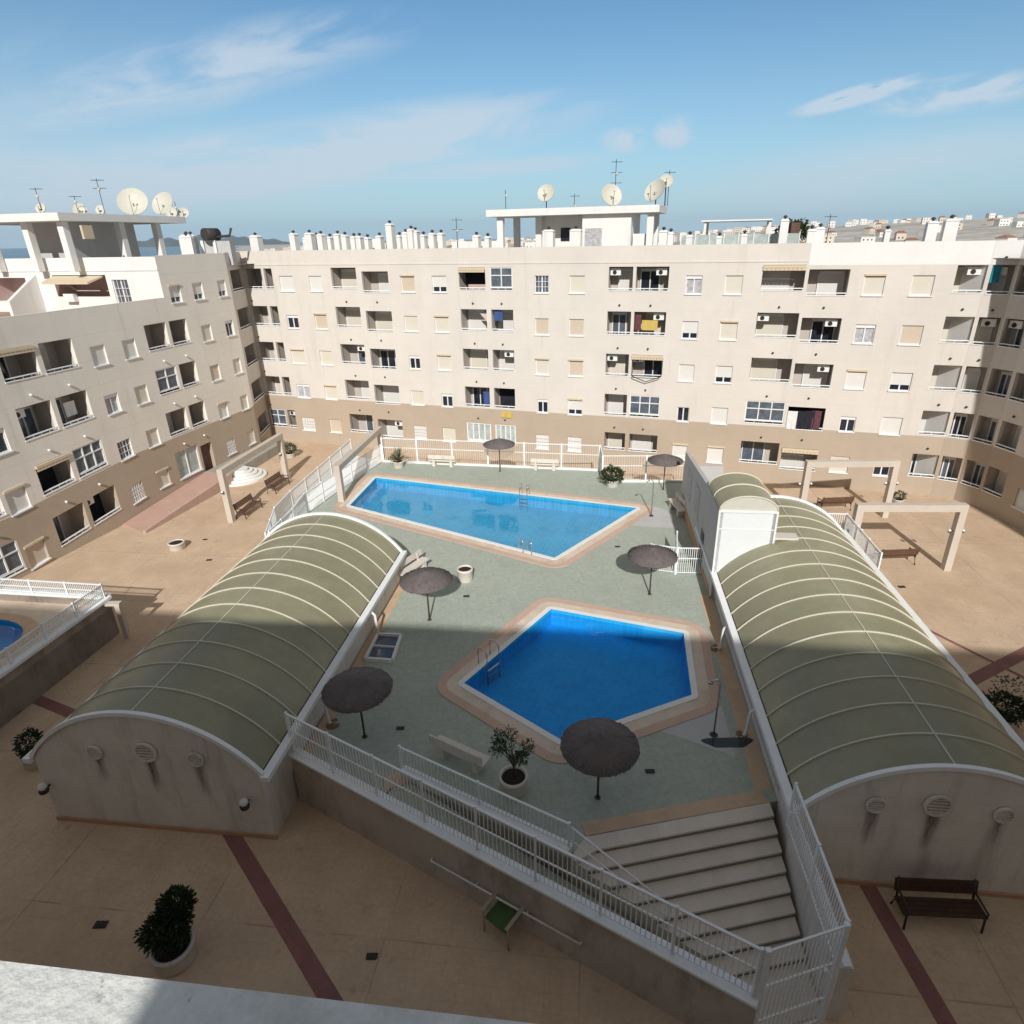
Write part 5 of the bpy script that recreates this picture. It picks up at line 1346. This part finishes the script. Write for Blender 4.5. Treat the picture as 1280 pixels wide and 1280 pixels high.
# showers
def shower(p, label, drainp=True):
    t = thing('pool_shower', p, label, 'shower', 'poolside showers'); p = Vector(p); q = MB().use('chrome'); q.tube([p, p+Vector((0, 0, 2.05)), p+Vector((-.1, -.02, 2.18)), p+Vector((-.3, -.05, 2.15))], .03, 7); q.build('pipe', t)
    q = MB().use('chrome'); q.lathe([(.02, .06), (.09, 0), (.001, 0)], p+Vector((-.32, -.05, 2.08)), 10); q.build('shower_head', t)
    q = MB().use('iron'); q.lathe([(.14, 0), (.12, .03), (.03, .04)], p, 10); q.build('base_plate', t)
shower((5.95, 15.55, D), 'steel shower in shade near the right wall with wet floor'); shower((7.3, 32.7, D), 'far steel shower near right corner of large pool')
q = MB().use('dark_metal'); pts = [(5.95+ .75*math.cos(a)*(1+.2*math.sin(3*a))+.35, 15.2+.28*math.sin(a)*(1+.25*math.cos(2*a))) for a in [2*math.pi*i/24 for i in range(24)]]
m_ = mat('wet_floor', (.035, .045, .045), .12, .2, 2, spec=.6); q = MB().use('wet_floor'); q.quad(*[(x, y, D+.010) for x, y in pts]); q.build('water_puddle', kind='structure')
# green chair by the front wall
gc = thing('garden_chair', (-.55, 10.35, 0), 'green folding garden chair against outside of the front wall', 'chair', None, rad(150), True)
gc.location = (-.65, 10.28, 0)
q = MB().use('green_plastic'); q.box(-.27, .27, -.25, .25, .42, .46); q.build('seat', gc)
q = MB().use('green_plastic'); q.hexa([(-.27, .22, .46), (.27, .22, .46), (.27, .26, .46), (-.27, .26, .46)], [(-.27, .42, 1.02), (.27, .42, 1.02), (.27, .46, 1.02), (-.27, .46, 1.02)]); q.build('backrest', gc)
for x in (-.31, .31):
    q = MB().use('beige_frame'); q.beam((x, -.30, .64), (x, .32, .66), .075, .035); q.build('armrest', gc)
    q = MB().use('beige_frame'); q.tube([(x, -.25, 0), (x, -.25, .64)], .018, 6); q.build('leg', gc)
    q = MB().use('iron'); q.tube([(x, .32, 0), (x, .25, .64)], .014, 6); q.build('leg', gc)
gc.rotation_euler = (0, 0, rad(-38)); gc.scale = (1.25,)*3

# ------------------------------------------------------------------ wheelchair ramp and half round steps along the left wing
q = MB().use('pink_ramp')
def zr_(x, y):
    s = (Vector((x, y, 0))-FL.p).dot(FL.t); return max(.03, min(.7, .7*(s-28.0)/8.2))
q.prism([FL(28.9, 0, .02).xy, FL(36.6, 0, .02).xy, FL(36.6, 0, 2.2).xy, FL(28.1, 0, 2.2).xy], 0, zr_)
q.use('bamboo_pink'); q.prism([FL(28.1, 0, 2.21).xy, FL(36.4, 0, 2.21).xy, FL(36.4, 0, 2.4).xy, FL(28.1, 0, 2.4).xy], 0, lambda x, y: zr_(x, y)+.14)
tag(q.build('access_ramp'), 'pink tiled access ramp rising along left wing to its door', 'ramp')
q = MB().use('grey_concrete'); q.prism([FL(36.6, 0, .02).xy, FL(44.6, 0, .02).xy, FL(44.6, 0, 1.5).xy, FL(38.9, 0, 1.9).xy, FL(36.6, 0, 2.19).xy], 0, .72); tag(q.build('landing'), 'raised grey walkway at the foot of left wing beyond its door', 'walkway')
q = MB().use('pool_white'); cc = FL(37.7, 0, 2.0)
for k in range(5):
    r = 1.85-k*.30; z = .14*(k+1)
    if k == 4: z = .715
    pts = [cc+FL.t*(r*math.cos(a))+FL.o*(r*math.sin(a)) for a in [math.pi*i/20 for i in range(21)]]
    q.prism([p.xy for p in pts], 0, z)
tag(q.build('round_steps'), 'five white half round steps before the left wing door', 'steps')

# ------------------------------------------------------------------ left raised pool
dk2 = [(-18.0, 23.75), (-18.9, 17.4), (-20.2, 9), (-34, 11), (-34, 26.3), (-23.2, 24.45)]
q = MB().use('retaining_render'); k = len(dk2)
for i in range(k): a, b = dk2[i], dk2[(i+1) % k]; q.quad((a[0], a[1], 0), (b[0], b[1], 0), (b[0], b[1], CO-.1), (a[0], a[1], CO-.1)); q.quad((a[0], a[1], CO-.1), (b[0], b[1], CO-.1), (b[0], b[1], 0), (a[0], a[1], 0))
q.use('pool_coping')
P3 = []
for i in range(28): a = 2*math.pi*i/28; P3.append((-22.9+2.6*math.cos(a)*1.0, 21.2+1.75*math.sin(a)))
P3 = [(-22.9+ (x+22.9)*1.0, y) for x, y in P3]
ring_fill(q, dk2, [P3], 1.35); q.build('upper_terrace', kind='structure')
t = thing('swimming_pool', (-22.9, 21.2, 1.35), 'oval dark blue pool on the raised left terrace', 'swimming pool')
q = MB().use('pool_tile_deep'); q.quad(*[(x, y, .55) for x, y in P3])
for i in range(28): a, b = P3[i], P3[(i+1) % 28]; q.quad((b[0], b[1], .55), (a[0], a[1], .55), (a[0], a[1], 1.36), (b[0], b[1], 1.36))
q.build('basin', t)
q = MB().use('pool_water_deep'); q.quad(*[(x, y, 1.22) for x, y in P3]); q.build('water_surface', t)
q = MB().use('beige_edge'); big = [(-22.9+(x+22.9)*1.22, 21.2+(y-21.2)*1.27) for x, y in P3]; ring_fill(q, big, [P3], 1.37); q.build('coping', t)
q = MB().use('white_metal')
for a, b in ((dk2[0], dk2[1]), (dk2[1], dk2[2]), (dk2[5], dk2[0])): q.beam((*a, CO-.04), (*b, CO-.04), .34, .12)
tag(q.build('wall_coping'), 'white coping round the raised left terrace wall', 'coping')
fence([(-23.2, 24.35), (-18.05, 23.6), (-18.9, 17.5), (-20.15, 9.3)], CO+.02, .62, 'low white barred fence round the raised left pool terrace', bay=1.6, bar=.09, mid=(.5,))
q = MB().use('portal_render'); q.prism([(-17.55, 23.3), (-17.35, 23.3), (-17.35, 23.5), (-17.55, 23.5)], 0, 1.7); 
q.beam((-18.0, 23.4, 1.72), (-17.3, 23.4, 1.72), .25, .12); tag(q.build('pillar'), 'slim pale pillar at the corner of the raised left terrace', 'pillar')

# ------------------------------------------------------------------ the building the picture is taken from
PD = Vector((1, -.12, 0)).normalized(); PN = Vector((PD.y, -PD.x, 0))
def NB(a, d, z): q = Vector((0, .487, 0))+PD*a+PN*d; return Vector((q.x, q.y, z))   # d>0 towards back (south)
nb = thing('apartment_building', NB(0, 6, 0), 'building the picture is taken from, only its roof terrace edge visible', 'building')
q = MB().use('tan_wall'); q.hexa([NB(-30, 12, 0), NB(30, 12, 0), NB(30, .06, 0), NB(-30, .06, 0)], [NB(-30, 12, 13.8), NB(30, 12, 13.8), NB(30, .06, 13.8), NB(-30, .06, 13.8)]); q.build('wall', nb)
q = MB().use('white_wall'); q.hexa([NB(-.30, 9, 13.8), NB(29, 9, 13.8), NB(29, 1.9, 13.8), NB(-.30, 1.9, 13.8)], [NB(-.30, 9, 16.22), NB(29, 9, 16.22), NB(29, 1.9, 16.22), NB(-.30, 1.9, 16.22)])
q.build('shade_block', nb)  # unseen block added behind the camera, sized to shade the parapet
q = MB().use('parapet_stone'); q.hexa([NB(-30, .32, 13.8), NB(30, .32, 13.8), NB(30, .02, 13.8), NB(-30, .02, 13.8)], [NB(-30, .32, 14.80), NB(30, .32, 14.80), NB(30, .0, 14.80), NB(-30, .0, 14.80)])
q.hexa([NB(-30, .36, 14.80), NB(30, .36, 14.80), NB(30, -.03, 14.80), NB(-30, -.03, 14.80)], [NB(-30, .35, 14.85), NB(30, .35, 14.85), NB(30, -.02, 14.85), NB(-30, -.02, 14.85)])
q.build('parapet', nb)

# ------------------------------------------------------------------ town on the horizon
def house_proto(w_, d, h, mm, roof):
    t = thing('town_house', (0, 0, 0), 'small pale house of the distant town on the horizon', 'house', 'houses of the distant town', 0, True)
    q = MB().use(mm); q.box(-w_/2, w_/2, -d/2, d/2, -6, h)
    q.box(-w_/2-.15, w_/2+.15, -d/2-.15, d/2+.15, h, h+.5)
    if roof: q.use('roof_red'); n0 = len(q.v); q.hexa([(-w_/2-.4, -d/2-.4, h+.5), (w_/2+.4, -d/2-.4, h+.5), (w_/2+.4, d/2+.4, h+.5), (-w_/2-.4, d/2+.4, h+.5)], [(-w_/2*.5, -.1, h+2.2), (w_/2*.5, -.1, h+2.2), (w_/2*.5, .1, h+2.2), (-w_/2*.5, .1, h+2.2)])
    q.use('dark_glass'); nz = int(h/3); nx = int(w_/3.2)
    for i in range(nx):
        for j in range(nz):
            x = -w_/2+1.5+i*(w_-1.5)/nx; q.box(x, x+1.0, -d/2-.05, -d/2+.1, 1+3*j, 2.1+3*j)
    q.build('house_body', t); return t
protos = [house_proto(8, 7, 4.5, 'house_white', False), house_proto(11, 8, 6, 'house_white', False), house_proto(7, 7, 4.5, 'house_cream', True), house_proto(18, 9, 6, 'house_cream', False), house_proto(9, 8, 7.5, 'house_white', False), house_proto(8, 8, 3.2, 'house_white', True)]
cnt = 0; used = set()
while cnt < 290:
    az = ru(-21, 42); r = 330+1150*ru(0, 1)
    if az < -8 and rnd() < .45: continue
    x, y = r*math.sin(rad(az)), r*math.cos(rad(az)); k = random.randrange(6); z = terr(x, y)
    if az < 10 and r < 500 and k in (1, 3, 4): continue
    if r < 520 and rnd() < .6: continue
    zo = z
    lb = 'small pale house of the distant town on the horizon' 
    if k not in used: used.add(k); o = protos[k]; o.location = (x, y, zo); o.rotation_euler = (0, 0, ru(-.6, .6)); o['label'] = lb
    else: copy_tree(protos[k], (x, y, zo), ru(-.6, .6), lb)
    cnt += 1
hm = bpy.data.materials.new('haze'); hm.use_nodes = True; hn = hm.node_tree
hn.nodes.remove(hn.nodes['Principled BSDF']); pv = hn.nodes.new('ShaderNodeVolumePrincipled'); pv.inputs['Density'].default_value = .00006; pv.inputs['Color'].default_value = (.62, .82, 1, 1); pv.inputs['Anisotropy'].default_value = 0
hn.links.new(pv.outputs[0], hn.nodes['Material Output'].inputs['Volume']); M['haze'] = hm
q = MB().use('haze'); q.box(-11000, 11000, -300, 11500, -14, 260); q.build('haze', kind='stuff')
# dark trees on the distant roofs' skyline
for x_, sz in ((992, 1.5),):
    p = on(FM, x_, 292, 7, 14.3); t = thing('roof_plant', p, 'dark leafy plant rising beside a chimney at the far roof', 'plant')
    bush(t, (p.x, p.y, 15.9), 1.0, .8, .6, 700, .26, .09, 'leaf_dark')
    q = MB().use('brown_door'); q.box(p.x-.7, p.x-.1, p.y-1.2, p.y-.9, 14.3, 16.4); q.build('trough', t)
for o in LOCALS:
    pass
for o in bpy.data.objects:
    if 'is_local' in o.keys(): del o['is_local']
sc.render.resolution_x = 1024; sc.render.resolution_y = 1024
print('objects', len(bpy.data.objects))
